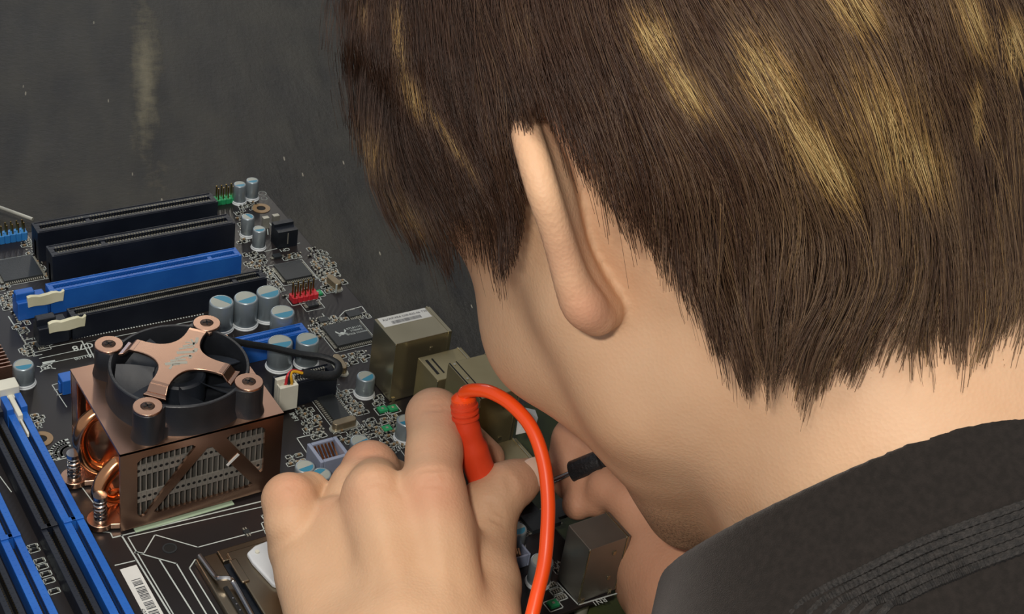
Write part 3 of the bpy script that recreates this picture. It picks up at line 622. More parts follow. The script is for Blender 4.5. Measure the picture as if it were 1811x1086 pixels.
def bmesh_faces(outer, holes_):
    from mathutils.geometry import tessellate_polygon
    loops = [[Vector((x, z, 0)) for x, z in l] for l in [outer]+holes_]
    tr = tessellate_polygon(loops); pts = [p for l in [outer]+holes_ for p in l]; return pts, [tuple(t) for t in tr]
frame(Y0, 1, 'front_frame'); frame(Y1, -1, 'rear_frame')
b = MB(); b.box((X0, Y1-6.2, 9), (X0+1.0, Y1-.2, ZT-.3)); b.box((X0-.2, Y1-7.4, 5), (X0+1.0, Y1+.3, 12)); leg = b.build('side_strip', M['copper'], ck, bevel=.4)
MB().cyl((X0-.9, Y1-3.4, 8.6), 1.5, 1.0, 14, axis=(1, 0, 0)).build('screw', M['gold'], leg, smooth=True)
b = MB(); b.box((X1-1.0, Y1-6.2, 3), (X1, Y1-.2, ZT-.3)).build('side_strip', M['copper'], ck, bevel=.3)
b = MB(); b.box((-144.6, -201.5, 4), (-143.9, -159, 33)); b.build('end_plate', M['copperbright'], ck, bevel=.2)
for k in range(25):                                                 # fin stack
    x = -142.6+k*2.08; MB().box((x, -203.6, 3.6), (x+.5, -157, 33.5)).build('fin', M['fin'], ck)
for z0, ka, kb in ((25.6, 0, 24), (13.2, 0, 24)):
    for k in range(ka, kb):
        x = -142.3+k*2.08; b = MB(); b.box((x, -204.0, z0-1.4), (x+2.0, -203.3, z0+3.2)); b.lathe((x+1.05, -204.05, z0+1), [(0, 0), (.66, 0)], 12, 1, axis=(0, -1, 0)); b.build('fin_clip', [M['fin'], M['dark']], ck)
# heat pipes
def pipe(pts, r): return MB().tube(catmull(pts, 9), r, 14).build('heat_pipe', M['copperbright'], ck, smooth=True)
pipe([(-138, -171, 29), (-144, -171, 29.4), (-149.4, -171.5, 26), (-151.4, -172, 18.5), (-149.4, -173, 9.5), (-144, -175, 5.6), (-136, -176, 5.2)], 2.7)
pipe([(-138, -190, 21), (-144, -190.5, 20.6), (-149.6, -192, 16), (-151.6, -193, 10.5), (-148, -192, 6.2), (-142, -190, 5.2)], 3.0)
pipe([(-100, -171, 30), (-91, -171, 30), (-88.6, -171, 24), (-88.4, -171.5, 12), (-91, -172, 6), (-98, -173, 5.2)], 2.6)
# ---- fan
FZ0, FZ1 = ZT, 50.2; SCW = [(-136.2, -160.6), (-98.6, -160.6), (-98.6, -199.4), (-136.2, -199.4)]; FX, FY = -117.0, -180.0
def outline(ringr, pr, n=144):
    out = []
    for i in range(n):
        t = 2*math.pi*i/n; r = ringr
        for sx_, sy_ in SCW:
            dx, dy = sx_-FX, sy_-FY; p = dx*math.cos(t)+dy*math.sin(t); q = dx*math.sin(t)-dy*math.cos(t)
            if p > 0 and abs(q) < pr: r = max(r, p+math.sqrt(pr*pr-q*q))
        out.append((FX+r*math.cos(t), FY+r*math.sin(t)))
    return out
fan = None
b = MB(); n = 144; O1 = outline(25.0, 5.3); O2 = outline(26.0, 6.0); 
def ringz(pts, z): return [(x, y, z) for x, y in pts]
inn = [(FX+23.6*math.cos(2*math.pi*i/n), FY+23.6*math.sin(2*math.pi*i/n)) for i in range(n)]
L = [ringz(O2, FZ0), ringz(O1, FZ0+3), ringz(O1, FZ1-.3), ringz(outline(24.7, 5.0), FZ1), ringz([(FX+(x-FX)*1.01, FY+(y-FY)*1.01) for x, y in inn], FZ1-.0), ringz(inn, FZ1-.4), ringz(inn, FZ0-4)]
vs = sum(L, []); fs = []
for k in range(len(L)-1):
    for i in range(n): j = (i+1) % n; fs.append((k*n+i, k*n+j, (k+1)*n+j, (k+1)*n+i))
b.add(vs, fs); b.lathe((FX, FY, FZ0-4.2), [(0, 0), (23.6, 0)], 48)
fan = b.build('fan_frame', M['fanblack'], ck, smooth=True, angle=40)
b = MB(); b.lathe((FX, FY, 0), [(9.4, FZ0-2), (9.4, FZ1-4.6), (8.6, FZ1-3.8), (0, FZ1-3.8)], 32); b.lathe((FX, FY, 0), [(0, FZ1-3.75), (6.4, FZ1-3.75)], 24, 1); b.build('hub', [M['blade'], M['fanblack']], fan, smooth=True)
for k in range(7):
    a0 = 2*math.pi*k/7+.25; vs = []; NR, NT = 6, 5
    for side in (0, 1):
        for i in range(NR+1):
            r = 9.0+13.6*i/NR; sw = .10*(i/NR)**2
            for j in range(NT+1):
                t = a0+sw+(j/NT-.5)*(.84+.08*i/NR); z = FZ1-3.2-8.0*(j/NT)-.6*math.sin(math.pi*j/NT)-(.5 if side else 0); vs.append((FX+r*math.cos(t), FY+r*math.sin(t), z))
    fs = []; w = NT+1; n1 = (NR+1)*w
    for i in range(NR):
        for j in range(NT): q = i*w+j; fs += [(q, q+1, q+w+1, q+w), (n1+q+w, n1+q+w+1, n1+q+1, n1+q)]
    for i in range(NR): fs += [(i*w, i*w+w, n1+i*w+w, n1+i*w), (i*w+NT, n1+i*w+NT, n1+i*w+w+NT, i*w+w+NT)]
    for j in range(NT): fs += [(NR*w+j, NR*w+j+1, n1+NR*w+j+1, n1+NR*w+j)]
    MB().add(vs, fs).build('fan_blade', M['blade'], fan, smooth=True)
# ---- X bracket
zc, zt = 53.2, 50.4
dirs = []
for sx_, sy_ in SCW: d = np.array([sx_-FX, sy_-FY]); Ld = np.linalg.norm(d); dirs.append((math.atan2(d[1], d[0]), Ld))
order = sorted(range(4), key=lambda i: dirs[i][0]); poly = []
hw = 3.4; RE = 16.5
def bez(a, c, d, n=12): return [((1-t)**2*a[0]+2*t*(1-t)*c[0]+t*t*d[0], (1-t)**2*a[1]+2*t*(1-t)*c[1]+t*t*d[1]) for t in np.linspace(0, 1, n)]
for q in range(4):
    t0, t1 = dirs[order[q]][0], dirs[order[(q+1) % 4]][0]
    if t1 < t0: t1 += 2*math.pi
    e0 = np.array([math.cos(t0), math.sin(t0)]); n0 = np.array([-e0[1], e0[0]]); e1 = np.array([math.cos(t1), math.sin(t1)]); n1_ = np.array([-e1[1], e1[0]]); tm = (t0+t1)/2
    a = np.array([FX, FY])+e0*RE+n0*hw; d = np.array([FX, FY])+e1*RE-n1_*hw; c = np.array([FX, FY])+np.array([math.cos(tm), math.sin(tm)])*3.4
    poly += bez(a, c, d, 14)
b = MB(); b.prism(poly, zc-.55, zc+.55); br = b.build('fan_bracket', M['copper'], ck, bevel=.3)
for i, (t, Ld) in enumerate(dirs):
    e = np.array([math.cos(t), math.sin(t)]); nn = np.array([-e[1], e[0]]); c0 = np.array([FX, FY]); b = MB()
    prof = [(RE-.3, zc), (RE+1.5, zc-.1), (RE+3.6, zt+.3), (RE+5.2, zt)]
    for (r0, z0), (r1, z1), w0, w1 in zip(prof[:-1], prof[1:], (hw, hw, hw+.2), (hw, hw+.2, hw+.9)):
        vs = []
        for r_, z_, w_ in ((r0, z0, w0), (r1, z1, w1)):
            for s_ in (1, -1):
                for dz in (.55, -.55): p = c0+e*r_+nn*w_*s_; vs.append((p[0], p[1], z_+dz))
        b.add(vs, [(0, 2, 6, 4), (1, 5, 7, 3), (0, 4, 5, 1), (2, 3, 7, 6), (0, 1, 3, 2), (4, 6, 7, 5)])
    sc = SCW[i]; b.prism(circle(sc[0], sc[1], 5.1, 28), zt-.56, zt+.54)
    tab = b.build('bracket_tab', M['copper'], br, bevel=.25)
for i, sc in enumerate(SCW):
    b = MB(); b.lathe((sc[0], sc[1], zt), [(2.5, .55), (2.4, .62), (2.1, .75), (0, .85)], 20, 0); 
    for q in range(2): a_ = .3+i+q*math.pi/2; b.obox((sc[0], sc[1], zt+.85), (1.5*math.cos(a_), 1.5*math.sin(a_), 0), (-.3*math.sin(a_), .3*math.cos(a_), 0), (0, 0, .08), 1)
    b.build('screw_head', [mat('burnished_screw', '#57453a', .4, .9) if i == 0 else bpy.data.materials['burnished_screw'], M['dark']], br, smooth=True)
b = MB(); c0 = g(330, 640, zc)[:2]; A_ = g(300, 655, zc)[:2]; B_ = g(352, 600, zc)[:2]; dd = B_-A_; Lg = np.linalg.norm(dd); dd /= Lg; nn = np.array([-dd[1], dd[0]])
def stroke(pts, w, z=zc+.57):
    for p, q in zip(pts[:-1], pts[1:]):
        P_ = A_+dd*p[0]*Lg+nn*p[1]*Lg; Q_ = A_+dd*q[0]*Lg+nn*q[1]*Lg; t = Q_-P_; t /= max(np.linalg.norm(t), 1e-6); m2 = np.array([-t[1], t[0]])*w/2
        b.add([(*(P_+m2), z), (*(P_-m2), z), (*(Q_-m2), z), (*(Q_+m2), z)], [(0, 1, 2, 3)])
for pts, w in [([(0, 0), (.12, .02), (.2, -.08)], .9), ([(.08, .13), (.2, .0), (.3, -.16)], 1.6), ([(.2, .1), (.3, 0), (.36, -.1)], 1.2), ([(.3, .06), (.42, -.02), (.5, -.12), (.42, -.14)], 1.1),
               ([(.45, .12), (.52, .02), (.62, -.12), (.72, -.1)], 1.5), ([(.56, .14), (.66, .04), (.72, -.04)], .9), ([(.66, .12), (.74, .04), (.86, -.02), (1., .03)], 1.1), ([(.78, .14), (.82, .06)], .7), ([(.9, .1), (.82, .0), (.74, -.04)], .7)]:
    stroke(pts, w)
b.build('engraved_mark', mat('engraved_silver', '#a9a79b', .35, .6), br)
b = MB(); q = g(428, 792, 0); b = MB(); b.obox(((-106.5, Y0-.15, 22)), (2.2, 0, 2.0), (0, .1, 0), (-.35, 0, .4)); b.build('white_scratch', M['paper'], ck)
# ---- fan cable, wires and plug
PT = g(507, 677, 14)
cab = catmull([(-99.5, -159.5, 43), (-94, -156, 40), g(430, 607, 30), g(480, 615, 22), g(530, 626, 17), g(572, 632, 15), g(597, 644, 14), g(594, 662, 13.5), g(566, 664, 14.5), g(535, 660, 17)], 8)
MB().tube(cab, 1.9, 12, flat=.75).build('fan_cable', M['cable'], ck, smooth=True)
for k, (du, col) in enumerate(((0, 'yellow'), (-5, 'cable'), (-10, 'red'))):
    MB().tube(catmull([g(535, 660, 17)+np.array([0, k*.4, 0]), g(519, 657, 18.5)+np.array([0, k*.3, 0]), g(514+du*.5, 664, 18), g(516+du, 676, 15), PT+np.array([1.6-k*1.3, -.6, -3])], 6), .62, 8).build('wire', M[col], ck, smooth=True)
MB().tube(catmull([(-101, -160, 42.5), g(398, 603, 38), g(385, 600, 40)], 5), .9, 8).build('wire', M['yellow'], ck, smooth=True)
b = MB(); x, y = PT[0], PT[1]; b.box((x-4, y-2.8, 2), (x+4, y-.9, 14)); b.box((x-4, y+.9, 2), (x+4, y+2.8, 15.6)); b.box((x-4, y-.9, 2), (x+4, y+.9, 12.6)); b.box((x-4, y-.9, 12), (x-3.2, y+.9, 14)); b.box((x+3.2, y-.9, 12), (x+4, y+.9, 14)); b.box((x-1, y-.9, 12), (x-.5, y+.9, 14))
b.build('fan_plug', M['white'], ck, bevel=.3)
# thin rod lying on the bench behind the board
A = g(-60, 345, -9); B_ = g(58, 388, -9)
rd = MB().tube([A, B_], .9, 10).build('metal_rod', M['tin'], smooth=True); setp(rd, 'thin grey metal rod lying on the bench behind the farthest slots', 'rod')
# ------------------------------------------------------------------ organic forms: signed distance fields meshed with surface nets
# (coordinates along the camera's axes, mm, only as a drafting frame; the meshes are real volumes at their real places)
def Q(u, v, d): return np.array([(u-905.5)/FPX*d, (543-v)/FPX*d, -d])
def toW(P): P = np.asarray(P, float); return CP+P[..., 0:1]*CR+P[..., 1:2]*CU-P[..., 2:3]*CF
def toPx(P): return 905.5-FPX*P[..., 0]/P[..., 2], 543+FPX*P[..., 1]/P[..., 2]
class Cone:
    def __init__(s, a, b, ra, rb, k=4., sub=False): s.a, s.b, s.ra, s.rb, s.k, s.sub = np.array(a, float), np.array(b, float), ra, rb, k, sub
    def bb(s, m): return np.minimum(s.a-s.ra, s.b-s.rb)-m, np.maximum(s.a+s.ra, s.b+s.rb)+m
    def d(s, X, Y, Z):
        ab = s.b-s.a; L2 = float(ab@ab)+1e-9; px_, py_, pz_ = X-s.a[0], Y-s.a[1], Z-s.a[2]
        t = np.clip((px_*ab[0]+py_*ab[1]+pz_*ab[2])/L2, 0, 1)
        return np.sqrt((px_-t*ab[0])**2+(py_-t*ab[1])**2+(pz_-t*ab[2])**2)-(s.ra+(s.rb-s.ra)*t)
class Ell:
    def __init__(s, c, r, A=None, k=6., sub=False): s.c = np.array(c, float); s.r = np.array(r, float); s.A = np.eye(3) if A is None else np.array(A, float); s.k = k; s.sub = sub
    def bb(s, m): e = np.sqrt(((s.A*s.r[:, None])**2).sum(0)); return s.c-e-m, s.c+e+m
    def d(s, X, Y, Z):
        x, y, z = X-s.c[0], Y-s.c[1], Z-s.c[2]; q = [(x*a[0]+y*a[1]+z*a[2]) for a in s.A]
        k0 = np.sqrt(sum((q[i]/s.r[i])**2 for i in range(3))); k1 = np.sqrt(sum((q[i]/s.r[i]**2)**2 for i in range(3)))+1e-9
        return k0*(k0-1)/k1
def smin(a, b, k): h = np.maximum(k-np.abs(a-b), 0)/k; return np.minimum(a, b)-h*h*k*.25
def smax(a, b, k): return -smin(-a, -b, k)
def field(prims, lo, hi, h):
    n = np.ceil((np.array(hi)-np.array(lo))/h).astype(int)+1; ax = [(lo[i]+h*np.arange(n[i])).astype(np.float32) for i in range(3)]
    D = np.full(tuple(n), 12.0, np.float32)
    for p in prims:
        m = p.k+3*h; a, b = p.bb(m); i0 = [max(0, int((a[i]-lo[i])/h)) for i in range(3)]; i1 = [min(n[i], int((b[i]-lo[i])/h)+2) for i in range(3)]
        if any(i1[i] <= i0[i] for i in range(3)): continue
        sl = tuple(slice(i0[i], i1[i]) for i in range(3)); X = ax[0][sl[0], None, None]; Y = ax[1][None, sl[1], None]; Z = ax[2][None, None, sl[2]]
        d = p.d(X, Y, Z); D[sl] = smax(D[sl], -d, p.k) if p.sub else smin(D[sl], d, p.k)
    return D, ax
def evalp(prims, P):
    X, Y, Z = P[..., 0], P[..., 1], P[..., 2]; D = np.full(X.shape, 60.0)
    for p in prims: d = p.d(X, Y, Z); D = smax(D, -d, p.k) if p.sub else smin(D, d, p.k)
    return D
def nets(D, lo, h):
    S = D < 0; nx, ny, nz = D.shape; c = np.zeros((nx-1, ny-1, nz-1), np.int8)
    for i in (0, 1):
        for j in (0, 1):
            for k in (0, 1): c += S[i:nx-1+i, j:ny-1+j, k:nz-1+k]
    act = (c > 0) & (c < 8); I = np.argwhere(act); idx = -np.ones(act.shape, np.int32); idx[act] = np.arange(len(I))
    acc = np.zeros((len(I), 3)); cnt = np.zeros(len(I)); cor = [(i, j, k) for i in (0, 1) for j in (0, 1) for k in (0, 1)]
    for a in cor:
        for b in cor:
            if sum(abs(a[i]-b[i]) for i in range(3)) == 1 and a < b:
                da = D[I[:, 0]+a[0], I[:, 1]+a[1], I[:, 2]+a[2]]; db = D[I[:, 0]+b[0], I[:, 1]+b[1], I[:, 2]+b[2]]; m = (da < 0) != (db < 0)
                t = np.where(m, da/np.where(np.abs(da-db) < 1e-9, 1, da-db), 0)[:, None]; acc += np.where(m[:, None], np.array(a)+t*(np.array(b)-np.array(a)), 0); cnt += m
    V = (I+acc/cnt[:, None])*h+np.array(lo); F = []
    for ax_ in range(3):
        o = [(1, 2), (2, 0), (0, 1)][ax_]; sl0 = [slice(1, s-1) for s in D.shape]; sl0[ax_] = slice(0, D.shape[ax_]-1); A = S[tuple(sl0)]
        sl1 = list(sl0); sl1[ax_] = slice(1, D.shape[ax_]); B = S[tuple(sl1)]; E = np.argwhere(A != B); sg = A[tuple(E.T)]
        base = E.copy(); base[:, [i for i in range(3) if i != ax_]] += 1; q = []
        for (s1, s2) in ((0, 0), (1, 0), (1, 1), (0, 1)):
            cc = base.copy(); cc[:, o[0]] -= s1; cc[:, o[1]] -= s2; q.append(idx[cc[:, 0], cc[:, 1], cc[:, 2]])
        q = np.stack(q, 1); q[~sg] = q[~sg][:, ::-1]; F.append(q)
    return V, np.vstack(F)[:, ::1]
def sculpt(prims, lo, hi, h, post=None):
    D, ax = field(prims, lo, hi, h)
    if post is not None: D = post(D, ax)
    return nets(D, lo, h)
def bounds(prims, m): B = [p.bb(m) for p in prims if not p.sub]; return np.min([b[0] for b in B], 0), np.max([b[1] for b in B], 0)
def mesh_np(name, V, F, mats, parent=None, origin=None, attrs=None, smooth=True):
    W = toW(V); origin = np.array(WO[parent.name] if (parent is not None and origin is None) else origin, float); me = bpy.data.meshes.new(name)
    me.vertices.add(len(W)); me.vertices.foreach_set('co', ((W-origin)*K).astype(np.float32).ravel()); k = F.shape[1]
    me.loops.add(F.size); me.loops.foreach_set('vertex_index', F.astype(np.int32).ravel()); me.polygons.add(len(F)); me.polygons.foreach_set('loop_start', np.arange(0, F.size, k, dtype=np.int32))
    me.polygons.foreach_set('use_smooth', np.ones(len(F), bool)); me.materials.append(mats)
    for nm, val in (attrs or {}).items(): at = me.attributes.new(nm, 'FLOAT', 'POINT'); at.data.foreach_set('value', val.astype(np.float32))
    me.update(calc_edges=True); me.validate(); o = bpy.data.objects.new(name, me); link(o, parent, origin); return o
def chain(pts, k=3., joint=None):
    """pts: (u, v, d, r) -> tapering limb"""
    out = []
    for a, b in zip(pts[:-1], pts[1:]): out.append(Cone(Q(*a[:3]), Q(*b[:3]), a[3], b[3], k))
    return out
# ---- head frame: L to the left ear, U to the crown, F to the face
HC = Q(1230, 310, 462); hU = np.array([-.46, .888, .0]); hU /= np.linalg.norm(hU); hF = np.array([-.42, -.27, -.86]); hF -= hU*(hF@hU); hF /= np.linalg.norm(hF); hL = np.cross(hU, hF)
HA = np.array([hL, hU, hF])
def H(l, u, f): return HC+l*hL+u*hU+f*hF
def HE(l, u, f, r, k=8., sub=False): return Ell(H(l, u, f), r, HA, k, sub)
def HCo(a, b, ra, rb, k=8., sub=False): return Cone(H(*a), H(*b), ra, rb, k, sub)
head = [HE(0, 24, -10, (73, 86, 93), 10), HE(0, 26, 30, (62, 62, 54), 16), HE(0, -26, 36, (55, 60, 48), 20), HE(0, -70, 30, (46, 40, 42), 20)]
for s in (-1, 1):
    head += [HE(s*46, -24, 46, (18, 20, 24), 20), HCo((s*53, -56, -4), (s*29, -97, 48), 14.5, 12.5, 14), HE(s*48, -40, 14, (16, 34, 28), 18), HCo((s*57, -20, -2), (s*55, -50, 0), 15, 14, 16), HE(s*26, 12, 73, (18, 6, 9), 10)]
head += [HE(0, -106, 58, (24, 14, 15), 14), HCo((0, -2, 82), (0, -36, 103), 6.5, 8, 7), HE(0, -40, 104, (9, 8, 8), 6), HCo((0, -58, 80), (0, -80, 76), 16, 16, 14), HE(0, -64, 92, (22, 4.5, 6), 4), HE(0, -73, 90, (19, 5.5, 6), 4)]
for s in (-1, 1):
    head += [HE(s*10, -41, 94, (7, 6, 8), 4), HE(s*30, -4, 90, (17, 10, 14), 8, True), HE(s*29, -4, 72, (12.5, 12, 12), 2), HE(s*29, 2.5, 75, (13, 5, 11), 2), HE(s*6, -46, 98, (3, 3, 5), 2, True)]
head += [HE(0, -68.6, 97, (20, .9, 3), 1.2, True)]
neck = [HCo((0, -50, -30), (0, -112, -34), 53, 53, 26), Cone(H(0, -112, -34), Q(1660, 1010, 440), 53, 60, 20), HCo((46, -52, -24), (20, -138, 2), 13, 11, 14), HCo((0, -95, 22), (0, -150, 5), 24, 30, 22)]
# left ear: rim, back sheet, lobe
rim = [(926, 216, 3.4), (933, 245, 3.7), (946, 290, 3.9), (962, 345, 3.9), (980, 400, 3.7), (997, 455, 4.0), (1013, 503, 4.6), (1033, 541, 5.6), (1056, 562, 4.6)]
att = [(952, 232), (972, 268), (990, 296), (1002, 335), (1008, 385), (1018, 435), (1040, 478), (1062, 515), (1074, 545)]
def surf_d(prims, u, v, d0=250., n=60):
    r = Q(u, v, 1.0); d = d0
    for _ in range(n):
        s = evalp(prims, (r*d)[None])[0]; d += s*.9
        if abs(s) < .05 or d > 800: break
    return d
ear = []; rp = []; ap = []
for i, (u, v, r) in enumerate(rim):
    du, dv = att[i]; sd = surf_d(head+neck[:1], du, dv); t = i/(len(rim)-1); out = 21*math.sin(math.pi*(.12+.80*t))**.6+1
    rp.append(np.append(Q(u, v, min(sd, 440)-out), r)); ap.append(np.append(Q(du, dv, sd+3), 0))
rp = catmull(rp, 5); ap = catmull(ap, 5)[:, :3]
for i in range(len(rp)-1): ear.append(Cone(rp[i][:3], rp[i+1][:3], rp[i][3], rp[i+1][3], 1.2))
for i in range(len(rp)):
    a = rp[i][:3]; b_ = ap[i]; mid = a*.55+b_*.45+np.array([1.2, 0, .5]); rr_ = 2.4+1.2*(i/len(rp)); ear += [Cone(a, mid, rr_+.3, rr_, 1.5), Cone(mid, b_, rr_, rr_+.6, 2.5)]
ear += [Cone(rp[-1][:3], ap[-1], 4.2, 5, 3.)]
nose_r = HE(-78, -8, -14, (7, 30, 14), 6)
ear_r = [nose_r]
# ---- left hand (nearer the camera, holds the orange probe)
LH = []
MC = {'i': (764, 872, 494, 11.0), 'm': (660, 872, 493, 9.4), 'r': (592, 930, 506, 9.4), 'p': (528, 968, 505, 9.8)}
WR = {'i': (798, 1180, 461, 15.5), 'm': (740, 1190, 456, 16), 'r': (680, 1190, 457, 16), 'p': (610, 1180, 461, 15.5)}
for f in 'imrp': LH.append(Cone(Q(*WR[f][:3]), Q(*MC[f][:3]), WR[f][3], MC[f][3], 5.))
LH.append(Ell(Q(700, 1020, 498), (33, 28, 13), k=12))
for f, (w_, x_) in {'i': (2.4, 0), 'm': (2.2, 0), 'r': (1.8, 2), 'p': (1.5, 3)}.items():     # tendons and knuckle heads
    w, m = WR[f], MC[f]; LH.append(Cone(Q(w[0]*.62+m[0]*.38, w[1]*.62+m[1]*.38, (w[2]*.62+m[2]*.38)-14.2), Q(m[0], m[1]+14, m[2]-m[3]+1.2), w_*.7, w_, 4.))
    LH.append(Ell(Q(m[0], m[1]-4, m[2]-3.6), (m[3]*.78, m[3]*.82, m[3]*.72), k=3))
LH.append(Cone(Q(700, 1100, 450), Q(716, 960, 476), 1.2, 1.3, 4.)); LH.append(Cone(Q(716, 960, 476), Q(700, 890, 484), 1.3, 1.0, 4.))
LH += chain([(764, 872, 494, 11.0), (768, 800, 508, 9.4), (768, 737, 520, 9.9)], 3)+chain([(768, 737, 520, 9.9), (806, 770, 545, 8.6), (858, 812, 556, 7.6)], 2)
LH += chain([(660, 872, 495, 10.2), (664, 850, 530, 9.0), (700, 856, 548, 8.0), (760, 880, 548, 7.2)], 2)
LH += chain([(594, 925, 508, 9.0), (628, 860, 524, 8.8), (655, 830, 534, 10.2)], 1.6)+chain([(655, 830, 534, 10.), (690, 850, 548, 7.6), (724, 886, 549, 7.0)], 2)
LH += chain([(528, 968, 505, 9.8), (516, 925, 501, 8.6), (511, 884, 506, 9.3)], 3)+chain([(511, 884, 506, 9.2), (548, 868, 520, 6.6), (574, 896, 530, 6.2)], 1.2)
LH += chain([(846, 1150, 470, 15), (858, 1035, 497, 11.5), (852, 955, 514, 11.5)], 4)+chain([(852, 955, 514, 11.5), (866, 895, 518, 10.2), (893, 864, 520, 9.2)], 3)+chain([(893, 864, 520, 9.2), (912, 854, 523, 8.2), (934, 842, 527, 6.6)], 2)
LH.append(Cone(Q(700, 1180, 462), Q(640, 1700, 385), 23, 30, 10)); LH.append(Cone(Q(740, 1180, 462), Q(720, 1700, 387), 21, 30, 10))
# creases over the bent joints and beside the palm edge
def pcr(u0, v0, u1, v1, dd, r=.55): 
    for t0, t1 in ((0, .5), (.5, 1)):
        q = []
        for t in (t0, t1): u, v = u0+(u1-u0)*t, v0+(v1-v0)*t; q.append(Q(u, v, surf_d(LH0, u, v, 420)-dd))
        LH.append(Cone(q[0], q[1], r, r, 1.1, True))
LH0 = list(LH)
for a in [(748, 846, 790, 842), (746, 858, 788, 856), (744, 832, 786, 828), (640, 846, 678, 842), (642, 856, 680, 853), (752, 716, 790, 712), (750, 726, 792, 722), (899, 838, 912, 862), (893, 842, 905, 868), (640, 806, 668, 800), (500, 862, 526, 858), (870, 900, 892, 912), (868, 915, 890, 926), (862, 885, 884, 893)]: pcr(*a, .25)
# ---- right hand (behind the chin, holds the black probe)
RH = chain([(1235, 1040, 532, 25), (1170, 985, 536, 14), (1146, 930, 538, 8.6)], 6)
RH += chain([(1146, 930, 538, 8.6), (1112, 882, 540, 8), (1072, 862, 545, 7.3)], 2)+chain([(1072, 862, 545, 7.4), (1054, 884, 548, 6.4)], 2)
RH += chain([(1235, 1060, 535, 24), (1150, 1030, 545, 11), (1128, 985, 547, 8)], 5)+chain([(1128, 985, 547, 8), (1118, 940, 552, 7.2), (1104, 905, 554, 6.6)], 2)
RH += chain([(1220, 960, 545, 20), (1120, 830, 552, 9.2), (1068, 800, 556, 8.6)], 6)+chain([(1068, 800, 556, 8.4), (1040, 850, 553, 7.6), (1022, 892, 550, 6.0)], 2)
RH += chain([(1230, 930, 552, 22), (1110, 780, 562, 10), (1020, 780, 562, 9.4)], 6)+chain([(1020, 780, 562, 9.4), (1004, 830, 560, 8.6), (1010, 852, 558, 7.2)], 2)
RH += [Ell(Q(1210, 990, 540), (22, 30, 18), k=12), Cone(Q(1245, 1050, 525), Q(1420, 1300, 494), 25, 31, 12), Cone(Q(1160, 1120, 525), Q(1200, 990, 532), 8, 12, 8)]
# ---- arms and trunk, under the shirt
NBq = Q(1660, 1010, 440); SHL = Q(1110, 1780, 340); SHR = Q(1990, 680, 555); ELL_ = Q(820, 2600, 330); ELR = Q(2050, 1700, 560)
BODY = [Cone(Q(680, 1690, 387), ELL_, 33, 40, 12), Cone(ELL_, SHL, 40, 44, 16), Cone(Q(1410, 1290, 496), ELR, 33, 40, 12), Cone(ELR, SHR, 40, 44, 16), Cone(Q(1640, 1150, 440), Q(1130, 1920, 355), 38, 44, 20), Cone(NBq, SHR, 44, 44, 30), Cone(Q(1780, 1350, 460), Q(2050, 2500, 480), 76, 100, 40)]
